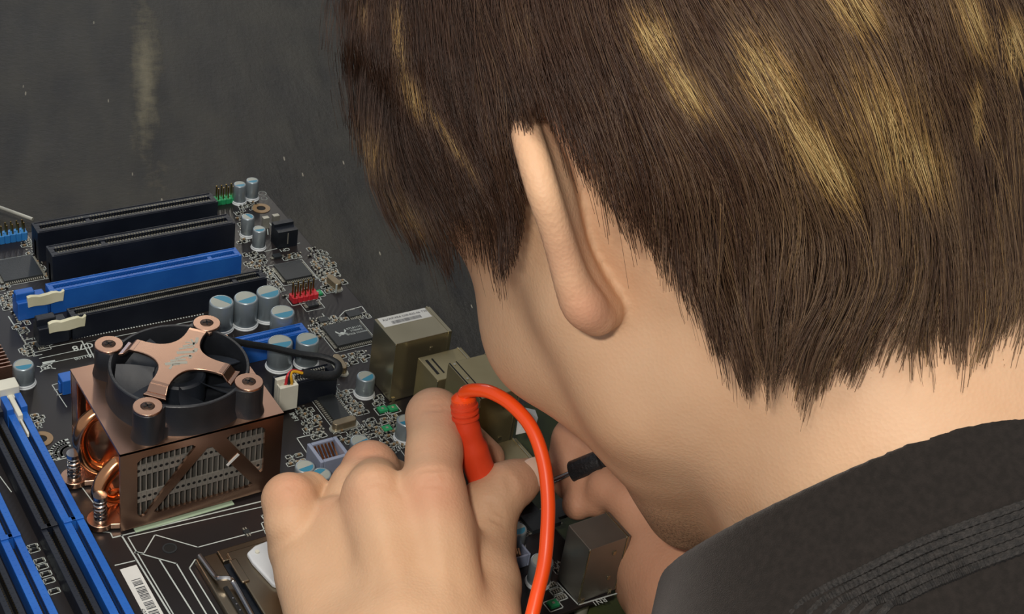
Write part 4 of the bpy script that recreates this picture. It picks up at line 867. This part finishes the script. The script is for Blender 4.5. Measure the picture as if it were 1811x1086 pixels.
# ------------------------------------------------------------------ skin, cloth and hair materials
def skin_mat():
    m = bpy.data.materials.new('skin'); m.use_nodes = True; n = N(m); b = n.b
    tc = n.new('ShaderNodeTexCoord'); nz = n.new('ShaderNodeTexNoise'); nz.inputs['Scale'].default_value = 38; nz.inputs['Detail'].default_value = 5; n.link(tc.outputs['Object'], nz.inputs['Vector'])
    r = n.new('ShaderNodeValToRGB'); e = r.color_ramp.elements; e[0].position = .3; e[0].color = srgb('#caa17e'); e[1].position = .7; e[1].color = srgb('#d3ad8b'); n.link(nz.outputs['Fac'], r.inputs[0])
    def over(prev, attr, col, k=1.0):
        a = n.new('ShaderNodeAttribute', attribute_name=attr); mu = n.new('ShaderNodeMath', operation='MULTIPLY', use_clamp=True); mu.inputs[1].default_value = k; n.link(a.outputs['Fac'], mu.inputs[0])
        mx = n.new('ShaderNodeMix', data_type='RGBA'); n.link(mu.outputs[0], mx.inputs[0]); n.link(prev, mx.inputs[6]); mx.inputs[7].default_value = srgb(col); return mx.outputs[2]
    c = over(r.outputs[0], 'flush', '#c87f66', .75)
    # stubble: fine dark speckle where the beard grows
    sp = n.new('ShaderNodeTexNoise'); sp.inputs['Scale'].default_value = 1600; sp.inputs['Detail'].default_value = 2; n.link(tc.outputs['Object'], sp.inputs['Vector'])
    a = n.new('ShaderNodeAttribute', attribute_name='stubble'); mr = n.new('ShaderNodeMapRange'); mr.inputs['From Min'].default_value = .45; mr.inputs['From Max'].default_value = .7; n.link(sp.outputs['Fac'], mr.inputs[0])
    ad = n.new('ShaderNodeMath', operation='ADD'); ad.inputs[1].default_value = .35; n.link(mr.outputs[0], ad.inputs[0])
    mu = n.new('ShaderNodeMath', operation='MULTIPLY', use_clamp=True); n.link(a.outputs['Fac'], mu.inputs[0]); n.link(ad.outputs[0], mu.inputs[1])
    mx = n.new('ShaderNodeMix', data_type='RGBA'); n.link(mu.outputs[0], mx.inputs[0]); n.link(c, mx.inputs[6]); mx.inputs[7].default_value = srgb('#6b5240'); c = mx.outputs[2]
    for pt in MOLES:
        vd = n.new('ShaderNodeVectorMath', operation='DISTANCE'); vd.inputs[1].default_value = tuple(pt[:3]); n.link(tc.outputs['Object'], vd.inputs[0])
        lt = n.new('ShaderNodeMath', operation='LESS_THAN'); lt.inputs[1].default_value = pt[3]; n.link(vd.outputs['Value'], lt.inputs[0])
        m2 = n.new('ShaderNodeMath', operation='MULTIPLY'); m2.inputs[1].default_value = .55; n.link(lt.outputs[0], m2.inputs[0])
        mx = n.new('ShaderNodeMix', data_type='RGBA'); n.link(m2.outputs[0], mx.inputs[0]); n.link(c, mx.inputs[6]); mx.inputs[7].default_value = srgb('#7a5236'); c = mx.outputs[2]
    n.link(c, b.inputs['Base Color'])
    b.inputs['Roughness'].default_value = .56; b.inputs['Specular IOR Level'].default_value = .3
    b.inputs['Subsurface Weight'].default_value = .12; b.inputs['Subsurface Radius'].default_value = (1., .35, .2); b.inputs['Subsurface Scale'].default_value = .004
    w = n.new('ShaderNodeTexVoronoi'); w.inputs['Scale'].default_value = 900; n.link(tc.outputs['Object'], w.inputs['Vector']); n2 = n.new('ShaderNodeTexNoise'); n2.inputs['Scale'].default_value = 160; n2.inputs['Detail'].default_value = 4; n.link(tc.outputs['Object'], n2.inputs['Vector'])
    s = n.new('ShaderNodeMath', operation='ADD'); n.link(w.outputs['Distance'], s.inputs[0]); n.link(n2.outputs['Fac'], s.inputs[1])
    bp = n.new('ShaderNodeBump'); bp.inputs['Strength'].default_value = .22; bp.inputs['Distance'].default_value = .0004; n.link(s.outputs[0], bp.inputs['Height']); n.link(bp.outputs[0], b.inputs['Normal']); return m
ORG = toW(Q(1560, 1000, 470)); ORG[2] = -750
ORG = np.array(ORG, float).reshape(3)
person = empty('person', ORG, 'person in a black top with streaked brown hair bending over the circuit board', 'person')
hs_ = bool(0)
MOLES = []
for u, v, r in ((1415, 838, .0007), (1262, 845, .0006)):
    sd = surf_d(head+neck, u, v); w = (toW(Q(u, v, sd)).reshape(3)-ORG)*K; MOLES.append((*w, r))
M['skin'] = skin_mat()
Vs, Fs, at = [], [], {'flush': [], 'stubble': []}; off = 0
for prims, h in ((head+neck+ear+ear_r, 1.5), (LH, 1.0), (RH, 1.1), (BODY, 6.0)):
    lo, hi = bounds(prims, 4*h+3)
    if prims is LH: lo[1] = max(lo[1], Q(700, 1640, 400)[1])
    V, F = sculpt(prims, lo, hi, h); Vs.append(V); Fs.append(F+off); off += len(V)
    fl = np.zeros(len(V)); st = np.zeros(len(V))
    if prims is LH:
        for (u, v, d, r, a) in [(768, 868, 484, 12, .6), (655, 876, 488, 10, .45), (742, 905, 484, 5, .8), (770, 790, 497, 11, .35), (768, 720, 512, 12, .45), (650, 810, 530, 12, .7), (575, 895, 528, 9, 1.0), (515, 860, 500, 9, .5), (925, 850, 520, 9, .6), (860, 810, 550, 8, .8), (590, 905, 498, 7, .3), (742, 950, 484, 4, .8)]:
            fl = np.maximum(fl, a*np.exp(-((V-Q(u, v, d))**2).sum(1)/(r*r)))
    if prims is RH: fl[:] = .55
    if h == 1.5:
        for p, r, a in [(Q(940, 240, 395), 14, .7), (Q(1000, 440, 385), 12, .35), (Q(1050, 555, 390), 12, .6), (H(0, -38, 104), 14, .5), (H(30, -30, 80), 20, .3)]: fl = np.maximum(fl, a*np.exp(-((V-p)**2).sum(1)/(r*r)))
        lc = (V-HC)@HA.T; lips = np.exp(-(((lc[:, 0])/20)**2+((lc[:, 1]+68.5)/7)**2+((lc[:, 2]-94)/10)**2)**2); fl = np.maximum(fl, lips)
        st = np.clip((-lc[:, 1]-62)/30, 0, 1)*np.clip((lc[:, 2]-12)/26, 0, 1)*np.clip((138+lc[:, 1])/14, 0, 1)*.75
    at['flush'].append(fl); at['stubble'].append(st)
body = mesh_np('body', np.vstack(Vs), np.vstack(Fs), M['skin'], person, attrs={k: np.concatenate(v) for k, v in at.items()})
# eyes, brows, nails
m_eye = mat('eyeball', '#e8e2da', .15); m_iris = mat('iris', '#2a1a10', .2)
for s in (-1, 1):
    c = H(s*29, -5, 74); w = toW(c).reshape(3); fd = (toW(H(s*29, -14, 96))-toW(c)).reshape(3); fd /= np.linalg.norm(fd); r = 11.8
    b = MB(); pr = [(r*math.sin(t), r*math.cos(t)) for t in np.linspace(0, math.pi, 14)]; b.lathe(w, pr, 20, axis=fd, mats=[1]*3+[0]*10); b.build('eye', [m_eye, m_iris], person, smooth=True)
    b = MB(); 
    b.tube([toW(H(s*(13+2.9*i), 14+1.6*math.sin(i*.5), 80-i*i*.42)).reshape(3) for i in range(9)], [1.4]+[2.2]*6+[1.6, .8], 8); b.build('eyebrow', mat('brow_hair', '#2a1c12', .6) if s < 0 else bpy.data.materials['brow_hair'], person, smooth=True)
m_nail = mat('fingernail', ('#cfae98', '#dcc0ab'), .28)
def nail(c, ax, up, w, l, t):
    ax = np.array(ax, float); ax /= np.linalg.norm(ax); up = np.array(up, float); up -= ax*(up@ax); up /= np.linalg.norm(up); sd = np.cross(ax, up)
    V, F = sculpt([Ell(c, (l, w, t), np.array([ax, sd, up]), 1.)], c-12, c+12, .5); return mesh_np('fingernail', V, F, m_nail, person)
nail(Q(941, 838, 521.8), Q(943, 832, 522)-Q(905, 862, 520), np.array([.5, .4, .75]), 5.4, 7.2, 2.6)
# ------------------------------------------------------------------ shirt
m_cloth = mat('black_jersey', ('#1d1916', '#25201d'), .85, noise=(500, 2), bump=(2600, .5), spec=.2, Sheen_Weight=.12)
SH = [Cone(H(0, -85, -30), Q(1660, 1010, 440), 60, 66.5, 20), Cone(Q(1690, 985, 445), Q(2010, 1200, 470), 66, 84, 24), Cone(Q(1600, 1145, 430), Q(1130, 1900, 350), 52, 58, 26), Cone(Q(1660, 1010, 440), SHR+np.array([0, -4, 0]), 60, 56, 30), Cone(SHL, SHL*.3+ELL_*.7, 58, 46, 20), Cone(SHR, SHR*.3+ELR*.7, 58, 46, 20), Cone(Q(1760, 1300, 455), Q(2050, 2450, 480), 98, 122, 40)]
P1, P2, P3 = Q(1262, 962, 432), Q(1540, 818, 387), Q(1811, 718, 392); pn = np.cross(P2-P1, P3-P1); pn /= np.linalg.norm(pn)
if pn[1] < 0: pn = -pn
def cut(D, ax):
    X = ax[0][:, None, None]; Y = ax[1][None, :, None]; Z = ax[2][None, None, :]
    return smax(D, (X-P2[0])*pn[0]+(Y-P2[1])*pn[1]+(Z-P2[2])*pn[2], 2.0).astype(np.float32)
class Neg:
    pass
lo, hi = bounds(SH, 14); lo[1] = max(lo[1], -330)
V, F = sculpt(SH, lo, hi, 2.2, cut)
shirt = mesh_np('shirt', V, F, m_cloth, person)
# knitted trim: cords lying on the shirt, parallel to the collar
def shirt_d(P): return smax(evalp(SH, P), (P-P2)@pn, 2.0)
m_trim = mat('knitted_trim', ('#141210', '#2b2724'), .75, bump=(1500, .6), noise=(700, 2))
top_c = catmull([(1290, 1230), (1402, 1086), (1453, 1045), (1524, 1010), (1610, 967), (1689, 936), (1811, 892), (2000, 820), (2150, 760)], 9); bot_c = catmull([(1440, 1250), (1559, 1086), (1600, 1060), (1650, 1034), (1690, 1018), (1728, 1002), (1811, 971), (2000, 895), (2150, 835)], 9)
for k in range(6):
    pts = []
    for c0, c1 in zip(top_c, bot_c):
        u, v = c0*(1-k/5)+c1*k/5; r = Q(u, v, 1.); d = 250.
        for _ in range(50): s = shirt_d((r*d)[None])[0]; d += s*.9
        if d < 700 and abs(s) < 1: pts.append(toW(r*(d-1.2)).reshape(3))
    b = MB(); n_ = len(pts); cc = catmull(pts, 3); b.tube(cc, [1.3+.13*math.sin(i*1.9) for i in range(len(cc))], 8); b.build('trim_cord', m_trim, shirt, smooth=True)
# ------------------------------------------------------------------ test probes
m_or = mat('orange_cable', '#ff5418', .3, Coat_Weight=.3); m_rd = mat('red_probe_grip', ('#d8401f', '#e04a26'), .38, bump=(400, .15))
pr = empty('orange_test_probe', toW(Q(860, 850, 520)).reshape(3), 'orange-red test probe with a thick orange cable arching over the front hand', 'test probe')
ax = [toW(Q(*p)).reshape(3) for p in ((820, 706, 508), (824, 745, 511), (838, 800, 516), (862, 868, 523), (884, 930, 533))]
b = MB(); b.tube(catmull(ax, 6), [4.4]*4+[4.1]*3+[4.6]*4+[5.4]*7+[5.6]*4+[3.2]*3, 24); g_ = b.build('grip', m_rd, pr, smooth=True)
for k, t in enumerate((.3, .55, .8)):
    c = ax[0]*(1-t)+ax[1]*t; d = ax[1]-ax[0]; d /= np.linalg.norm(d); b = MB(); b.lathe(c, [(4.3, -.8), (4.9, -.4), (4.9, .4), (4.3, .8)], 24, axis=d); b.build('grip_ring', m_rd, g_, smooth=True)
d0 = ax[0]-ax[1]; d0 /= np.linalg.norm(d0)
b = MB(); b.lathe(ax[0], [(4.4, -.4), (4.3, .8), (3.2, 1.8), (1.8, 2.3), (0, 2.4)], 24, axis=d0); b.build('strain_relief', m_or, g_, smooth=True)
cb = [(822, 704, 507), (823, 694, 505), (840, 690, 500), (868, 694, 495), (905, 716, 490), (940, 757, 486), (961, 815, 483), (969, 880, 480), (968, 940, 477), (962, 1000, 474), (948, 1060, 470), (930, 1140, 462), (905, 1300, 440), (860, 1600, 400)]
MB().tube(catmull([toW(Q(*p)).reshape(3) for p in cb], 10), 2.35, 16).build('cable', m_or, pr, smooth=True)
b = MB(); p = toW(Q(884, 930, 533)).reshape(3); q = toW(Q(894, 957, 549)).reshape(3); b.cyl(p, 1., np.linalg.norm(q-p), 12, axis=q-p, r2=.4); b.build('metal_tip', M['tin'], pr, smooth=True)
m_bk = mat('black_probe_plastic', ('#151516', '#29292b'), .4, bump=(900, .6))
p0, p1, p2 = [toW(Q(*p)).reshape(3) for p in ((938, 867, 556), (1012, 836, 550), (1072, 812, 545))]
pr2 = empty('black_test_probe', p1, 'black test probe with a knurled collar and bare metal tip in the far hand', 'test probe')
a = p2-p1; a /= np.linalg.norm(a); b = MB(); b.lathe(p1, [(0, 0), (4.0, 0), (4.4, .5), (4.4, 12.5), (3.6, 13.2), (3.6, 40), (0, 40)], 26, axis=a); b.build('collar', m_bk, pr2, smooth=True, angle=40)
a2 = p0-p1; L = np.linalg.norm(a2); b = MB(); b.lathe(p1, [(1.15, 0), (1.15, L*.45), (.8, L*.5), (.8, L*.75), (1.0, L*.77), (.9, L*.93), (.2, L), (0, L)], 14, axis=a2); b.build('metal_tip', M['steel'], pr2, smooth=True)
# ------------------------------------------------------------------ hair
HV = [HE(0, 26, -9, (81, 94, 104), 8), HE(8, 20, -45, (74, 80, 76), 12), Cone(Q(860, -160, 452), Q(792, 60, 458), 40, 23, 26), Cone(Q(792, 60, 458), Q(752, 210, 464), 22, 12, 14), Cone(Q(752, 210, 464), Q(795, 370, 470), 12, 5, 10), Cone(Q(880, 100, 445), Q(890, 330, 452), 30, 12, 20), Cone(Q(1500, 300, 440), Q(1560, 520, 438), 46, 40, 26), Cone(Q(1350, 480, 430), Q(1390, 600, 428), 26, 20, 20)]
hem_u = [560, 640, 655, 690, 740, 790, 830, 850, 870, 895, 915, 928, 935, 945, 965, 1000, 1040, 1080, 1110, 1150, 1180, 1215, 1240, 1265, 1290, 1320, 1350, 1400, 1430, 1470, 1500, 1540, 1600, 1640, 1690, 1720, 1760, 1811, 2000]
hem_v = [180, 250, 330, 405, 440, 470, 445, 440, 480, 500, 470, 400, 300, 218, 214, 285, 335, 380, 420, 440, 470, 520, 570, 610, 640, 700, 680, 700, 712, 650, 665, 640, 650, 690, 650, 665, 620, 650, 660]
def hem(u): return np.interp(u, hem_u, hem_v)
def hcut(D, ax):
    X = ax[0][:, None, None]; Y = ax[1][None, :, None]; Z = ax[2][None, None, :]
    X, Y, Z = np.broadcast_arrays(X, Y, Z); u = 905.5-FPX*X/Z; v = 543+FPX*Y/Z; l = (X-HC[0])*hL[0]+(Y-HC[1])*hL[1]+(Z-HC[2])*hL[2]; up = (X-HC[0])*hU[0]+(Y-HC[1])*hU[1]+(Z-HC[2])*hU[2]; f = (X-HC[0])*hF[0]+(Y-HC[1])*hF[1]+(Z-HC[2])*hF[2]
    c1 = (v-hem(u)+70)*.16; c2 = -(up+38-np.clip((f-10)*1.1, 0, 70)); w = np.clip((l+18)/14, 0, 1); c = c1*w+c2*(1-w)
    return smax(D, c.astype(np.float32), 5.)
def hair_mat(name, strand):
    m = bpy.data.materials.new(name); m.use_nodes = True; n = N(m); b = n.b
    a = n.new('ShaderNodeAttribute', attribute_name='streak'); r = n.new('ShaderNodeValToRGB'); e = r.color_ramp.elements
    e[0].position = 0; e[0].color = srgb('#2a190d'); e[1].position = 1; e[1].color = srgb('#bda26c')
    x = e.new(.25); x.color = srgb('#452f22'); x = e.new(.5); x.color = srgb('#665039'); x = e.new(.75); x.color = srgb('#9c7a48')
    n.link(a.outputs['Fac'], r.inputs[0]); n.link(r.outputs[0], b.inputs['Base Color']); b.inputs['Roughness'].default_value = .42 if strand else .7; b.inputs['Specular IOR Level'].default_value = .45
    return m
m_hair = hair_mat('hair_strands', True); m_cap = hair_mat('hair_underlayer', False)
lo, hi = bounds(HV, 12); V, F = sculpt(HV, lo, hi, 2.4, hcut)
hair = mesh_np('hair', V, F, m_cap, person, attrs={'streak': np.full(len(V), .06)})
# flow of the combing, sampled over the head
fl = np.array([(650,50,-.03),(640,250,.1),(680,380,.5),(720,60,.05),(730,160,.15),(760,250,.5),(800,350,.5),(850,450,.15),(900,450,.15),(900,100,.3),(950,250,.2),(1000,150,.35),(1100,250,.35),(1160,60,.5),(1230,200,.6),(1050,330,.3),
 (1350,120,.6),(1450,260,.55),(1500,350,.5),(1200,420,.15),(1250,550,.3),(1330,620,.3),(1390,620,-.35),(1400,500,0),(1460,560,-.55),(1550,400,.1),(1600,280,.25),(1590,560,-.5),(1540,620,-.35),(1650,620,.1),(1700,300,.12),(1700,500,0),(1780,400,.1),(1780,620,-.3),(1300,0,.6),(1500,0,.6),(1700,50,.3),(1100,-150,.35),(800,-150,-.3),(1400,-200,.7),(1000,-50,.2),(1700,-150,.6)], float)
def flow(u, v): w = 1/(((fl[None, :, 0]-u[:, None])**2+(fl[None, :, 1]-v[:, None])**2)+900)**1.6; s = (w*fl[None, :, 2]).sum(1)/w.sum(1); return s
gu = np.arange(540, 1960, 14.); gv = np.arange(-420, 740, 14.); GU, GV = np.meshgrid(gu, gv, indexing='ij'); R_ = Q(GU, GV, 1.0) if False else np.stack([(GU-905.5)/FPX, (543-GV)/FPX, -np.ones_like(GU)], -1)
Dm = np.full(GU.shape, 250.)
for _ in range(45): s = evalp(HV+[HCo((0, -50, -26), (0, -112, -28), 57, 57, 26)], R_*Dm[..., None]); Dm = np.minimum(Dm+s*.85, 640)
hit = Dm < 560
for _ in range(5):                                                  # carry the depth a little past the outline, for loose hair
    P_ = np.pad(np.where(hit, Dm, 0), 1); C_ = np.pad(hit.astype(float), 1); nx_, ny_ = Dm.shape; S_ = sum(P_[1+i:1+i+nx_, 1+j:1+j+ny_] for i in (-1, 0, 1) for j in (-1, 0, 1)); N_ = sum(C_[1+i:1+i+nx_, 1+j:1+j+ny_] for i in (-1, 0, 1) for j in (-1, 0, 1))
    new = (~hit) & (N_ > 0); Dm = np.where(new, S_/np.maximum(N_, 1), Dm); hit = hit | new
def dep(u, v):
    i = np.clip((u-gu[0])/14, 0, len(gu)-1.001); j = np.clip((v-gv[0])/14, 0, len(gv)-1.001); i0 = i.astype(int); j0 = j.astype(int); a = i-i0; c = j-j0
    return Dm[i0, j0]*(1-a)*(1-c)+Dm[i0+1, j0]*a*(1-c)+Dm[i0, j0+1]*(1-a)*c+Dm[i0+1, j0+1]*a*c
STK = [((1140, 30), (1180, 110), 30, .8), ((1180, 110), (1240, 205), 22, .8), ((1320, 90), (1400, 210), 34, .75), ((1400, 210), (1500, 345), 26, .85), ((1480, -30), (1545, 60), 26, .8), ((1700, -20), (1745, 100), 18, .7), ((1540, 150), (1600, 290), 50, .5), ((1600, 240), (1655, 340), 30, .65),
       ((700, 10), (712, 130), 12, .7), ((712, 130), (750, 220), 15, .75), ((750, 180), (850, 330), 9, .6), ((645, 230), (680, 330), 26, .55), ((680, 330), (760, 430), 22, .5), ((1795, 40), (1800, 130), 16, .8), ((1560, 260), (1600, 330), 30, .5), ((640, 0), (650, 60), 14, .4), ((1730, 150), (1730, 260), 8, .6), ((900, 30), (960, 90), 30, .2)]
def streak(u, v):
    s = np.zeros_like(u)
    for a, c, w, k in STK:
        a = np.array(a, float); c = np.array(c, float); ab = c-a; t = np.clip(((u-a[0])*ab[0]+(v-a[1])*ab[1])/(ab@ab), 0, 1); d2 = (u-a[0]-t*ab[0])**2+(v-a[1]-t*ab[1])**2; s = np.maximum(s, k*np.exp(-d2/(w*w*1.7))*np.sin(math.pi*np.clip(.12+.8*t, 0, 1))**.6)
    return s
def strands(NS, seed, layer, name, rad=.105, NP=11, lens=(150, 330), clumpw=26, box=(600, 1860, -380, 640)):
    r = np.random.default_rng(seed); nC = NS//9
    cu_ = r.uniform(box[0], box[1], nC); cv_ = r.uniform(box[2], box[3], nC); cs_ = r.normal(0, .10, nC); cl = r.uniform(*lens, nC); cj = r.normal(0, 24, nC); ctone = r.normal(0, .07, nC)
    ci = r.integers(0, nC, NS); ou = r.normal(0, clumpw*.5, NS); ov = r.normal(0, clumpw*.7, NS)
    u = cu_[ci]+ou; v = cv_[ci]+ov; ok = v < hem(u)-15
    L = cl[ci]*r.uniform(.75, 1.15, NS); st = L/(NP-1); lay = r.uniform(*layer, NS); U_, V_, = np.zeros((NS, NP)), np.zeros((NS, NP)); U_[:, 0], V_[:, 0] = u, v
    cu0, cv0 = cu_[ci].copy(), cv_[ci].copy(); end = hem(cu0)
    for i in range(1, NP):
        s = flow(u, v)+cs_[ci]+r.normal(0, .03, NS); nn = np.sqrt(1+s*s); u = u+s/nn*st; v = v+st/nn
        s2 = flow(cu0, cv0)+cs_[ci]; n2 = np.sqrt(1+s2*s2); cu0 = cu0+s2/n2*st; cv0 = cv0+st/n2
        lim = hem(u)+cj[ci]*np.where(np.abs(u-942) < 42, .15, 1)+8*np.sin(u*.13)*(np.abs(u-942) > 42)+(34 if name == 'x' else 12 if name == 'w' else 0); over = v > lim; k = .20*(i/NP)**2; u = u+(cu0-u)*k
        V_[:, i] = np.where(over, V_[:, i-1]+.01*st, v); U_[:, i] = np.where(over, U_[:, i-1]+s*.01*st, u); v = V_[:, i]; u = U_[:, i]
    ok &= (V_[:, -1]-V_[:, 0] > 40) & (dep(U_.ravel(), V_.ravel()).reshape(U_.shape).max(1) < 548)
    U_, V_, lay, ci2 = U_[ok], V_[ok], lay[ok], ci[ok]; n = len(U_)
    D = dep(U_.ravel(), V_.ravel()).reshape(U_.shape); D = np.minimum(D, np.minimum.accumulate(D+9, axis=1)[:, :]); t = np.linspace(0, 1, NP)[None]
    wob = 1.2*np.sin(t*5+r.uniform(0, 6, n)[:, None]); D = D-lay[:, None]*np.sin(math.pi*np.clip(t*.9+.08, 0, 1))**.7+wob*.4
    P = np.stack([(U_-905.5)/FPX*D, (543-V_)/FPX*D, -D], -1)
    tone = np.clip(.22+ctone[ci2][:, None]+r.normal(0, .07, n)[:, None]+.17*np.clip((U_-1080)/400, -.9, 1)+.0*t+streak(U_, V_)*np.clip(r.normal(.75, .42, n), .05, 1.25)[:, None], 0, 1)  # dyed streaks; the left-to-right lightening is flash sheen painted into the colour
    return P, tone, rad
def strand_mesh(P, tone, rad, name, parent):
    n, NP, _ = P.shape; T = np.gradient(P, axis=1); T /= np.linalg.norm(T, axis=-1, keepdims=True)+1e-9; e = np.cross(T, np.array([.3, .2, .93])); e /= np.linalg.norm(e, axis=-1, keepdims=True)+1e-9; e2 = np.cross(T, e)
    taper = (np.linspace(1, 0, NP)**.45*.85+.15)[None, :, None]*rad; ring_ = [P+(e*math.cos(a)+e2*math.sin(a))*taper for a in (0, 2.0944, 4.18879)]
    V = np.stack(ring_, 2).reshape(-1, 3); b = (np.arange(n)[:, None]*NP+np.arange(NP-1)[None]).ravel()*3; F = np.concatenate([np.stack([b+a, b+(a+1) % 3, b+3+(a+1) % 3, b+3+a], 1) for a in range(3)])
    return mesh_np(name, V, F, m_hair, parent, attrs={'streak': np.repeat(tone.ravel(), 3)})
for a in ((7000, 1, (0, 3), 'h', .10, 10, (120, 300), 26), (12000, 2, (2, 7), 'h', .085, 11, (150, 340), 18), (500, 3, (0, 3), 'x', .06, 11, (200, 320), 40), (900, 4, (0, 3), 'w', .07, 12, (200, 380), 16, (618, 700, -60, 230))):
    P, tn, rd_ = strands(*a); o = strand_mesh(P, tn, rd_, 'hair_strands', hair); o['kind'] = 'stuff'
# the sides the photograph does not show: strands combed out from the crown
r = np.random.default_rng(5); NS, NP = 3500, 12; cr = H(0, 100, -45); th = r.uniform(0, 2*math.pi, NS); ph = r.uniform(.05, 1.6, NS)
c0 = H(0, 26, -9); Ra = np.array((82, 95, 104.)); d = np.stack([np.sin(ph)*np.cos(th), np.cos(ph), np.sin(ph)*np.sin(th)-.25], 1); d /= np.linalg.norm(d, axis=1, keepdims=True)
p = d; pts = []; down = np.array([0, -1, 0.]); crl = np.array([0, .9, -.42]); ly = r.uniform(0, 4, NS)[:, None]
for i in range(NP):
    pts.append(c0+((p*(Ra+ly*math.sin(math.pi*min(1, i/NP+.1)))) @ HA)); t = p-crl*(p@crl)[:, None]; t = t/(np.linalg.norm(t, axis=1, keepdims=True)+1e-6)+down*.8; t -= p*(t*p).sum(1, keepdims=True); t /= np.linalg.norm(t, axis=1, keepdims=True)+1e-6; p = p+t*.085; p /= np.linalg.norm(p, axis=1, keepdims=True)
P = np.stack(pts, 1); lc = (P-HC) @ HA.T; e_ = lc[:, -1]; u_, v_ = toPx(P); good = (e_[:, 1] > -48+np.clip((e_[:, 2]-10)*1.0, 0, 70)) & ~((e_[:, 0] > 5) & (v_ > hem(u_)-20).any(1)) & ~((u_ < 720).any(1) & (v_ > 40).any(1))
P = P[good]; tn = np.clip(.2+r.normal(0, .08, (len(P), 1))+np.zeros((1, NP)), 0, 1); strand_mesh(P, tn, .12, 'hair_strands', hair)['kind'] = 'stuff'
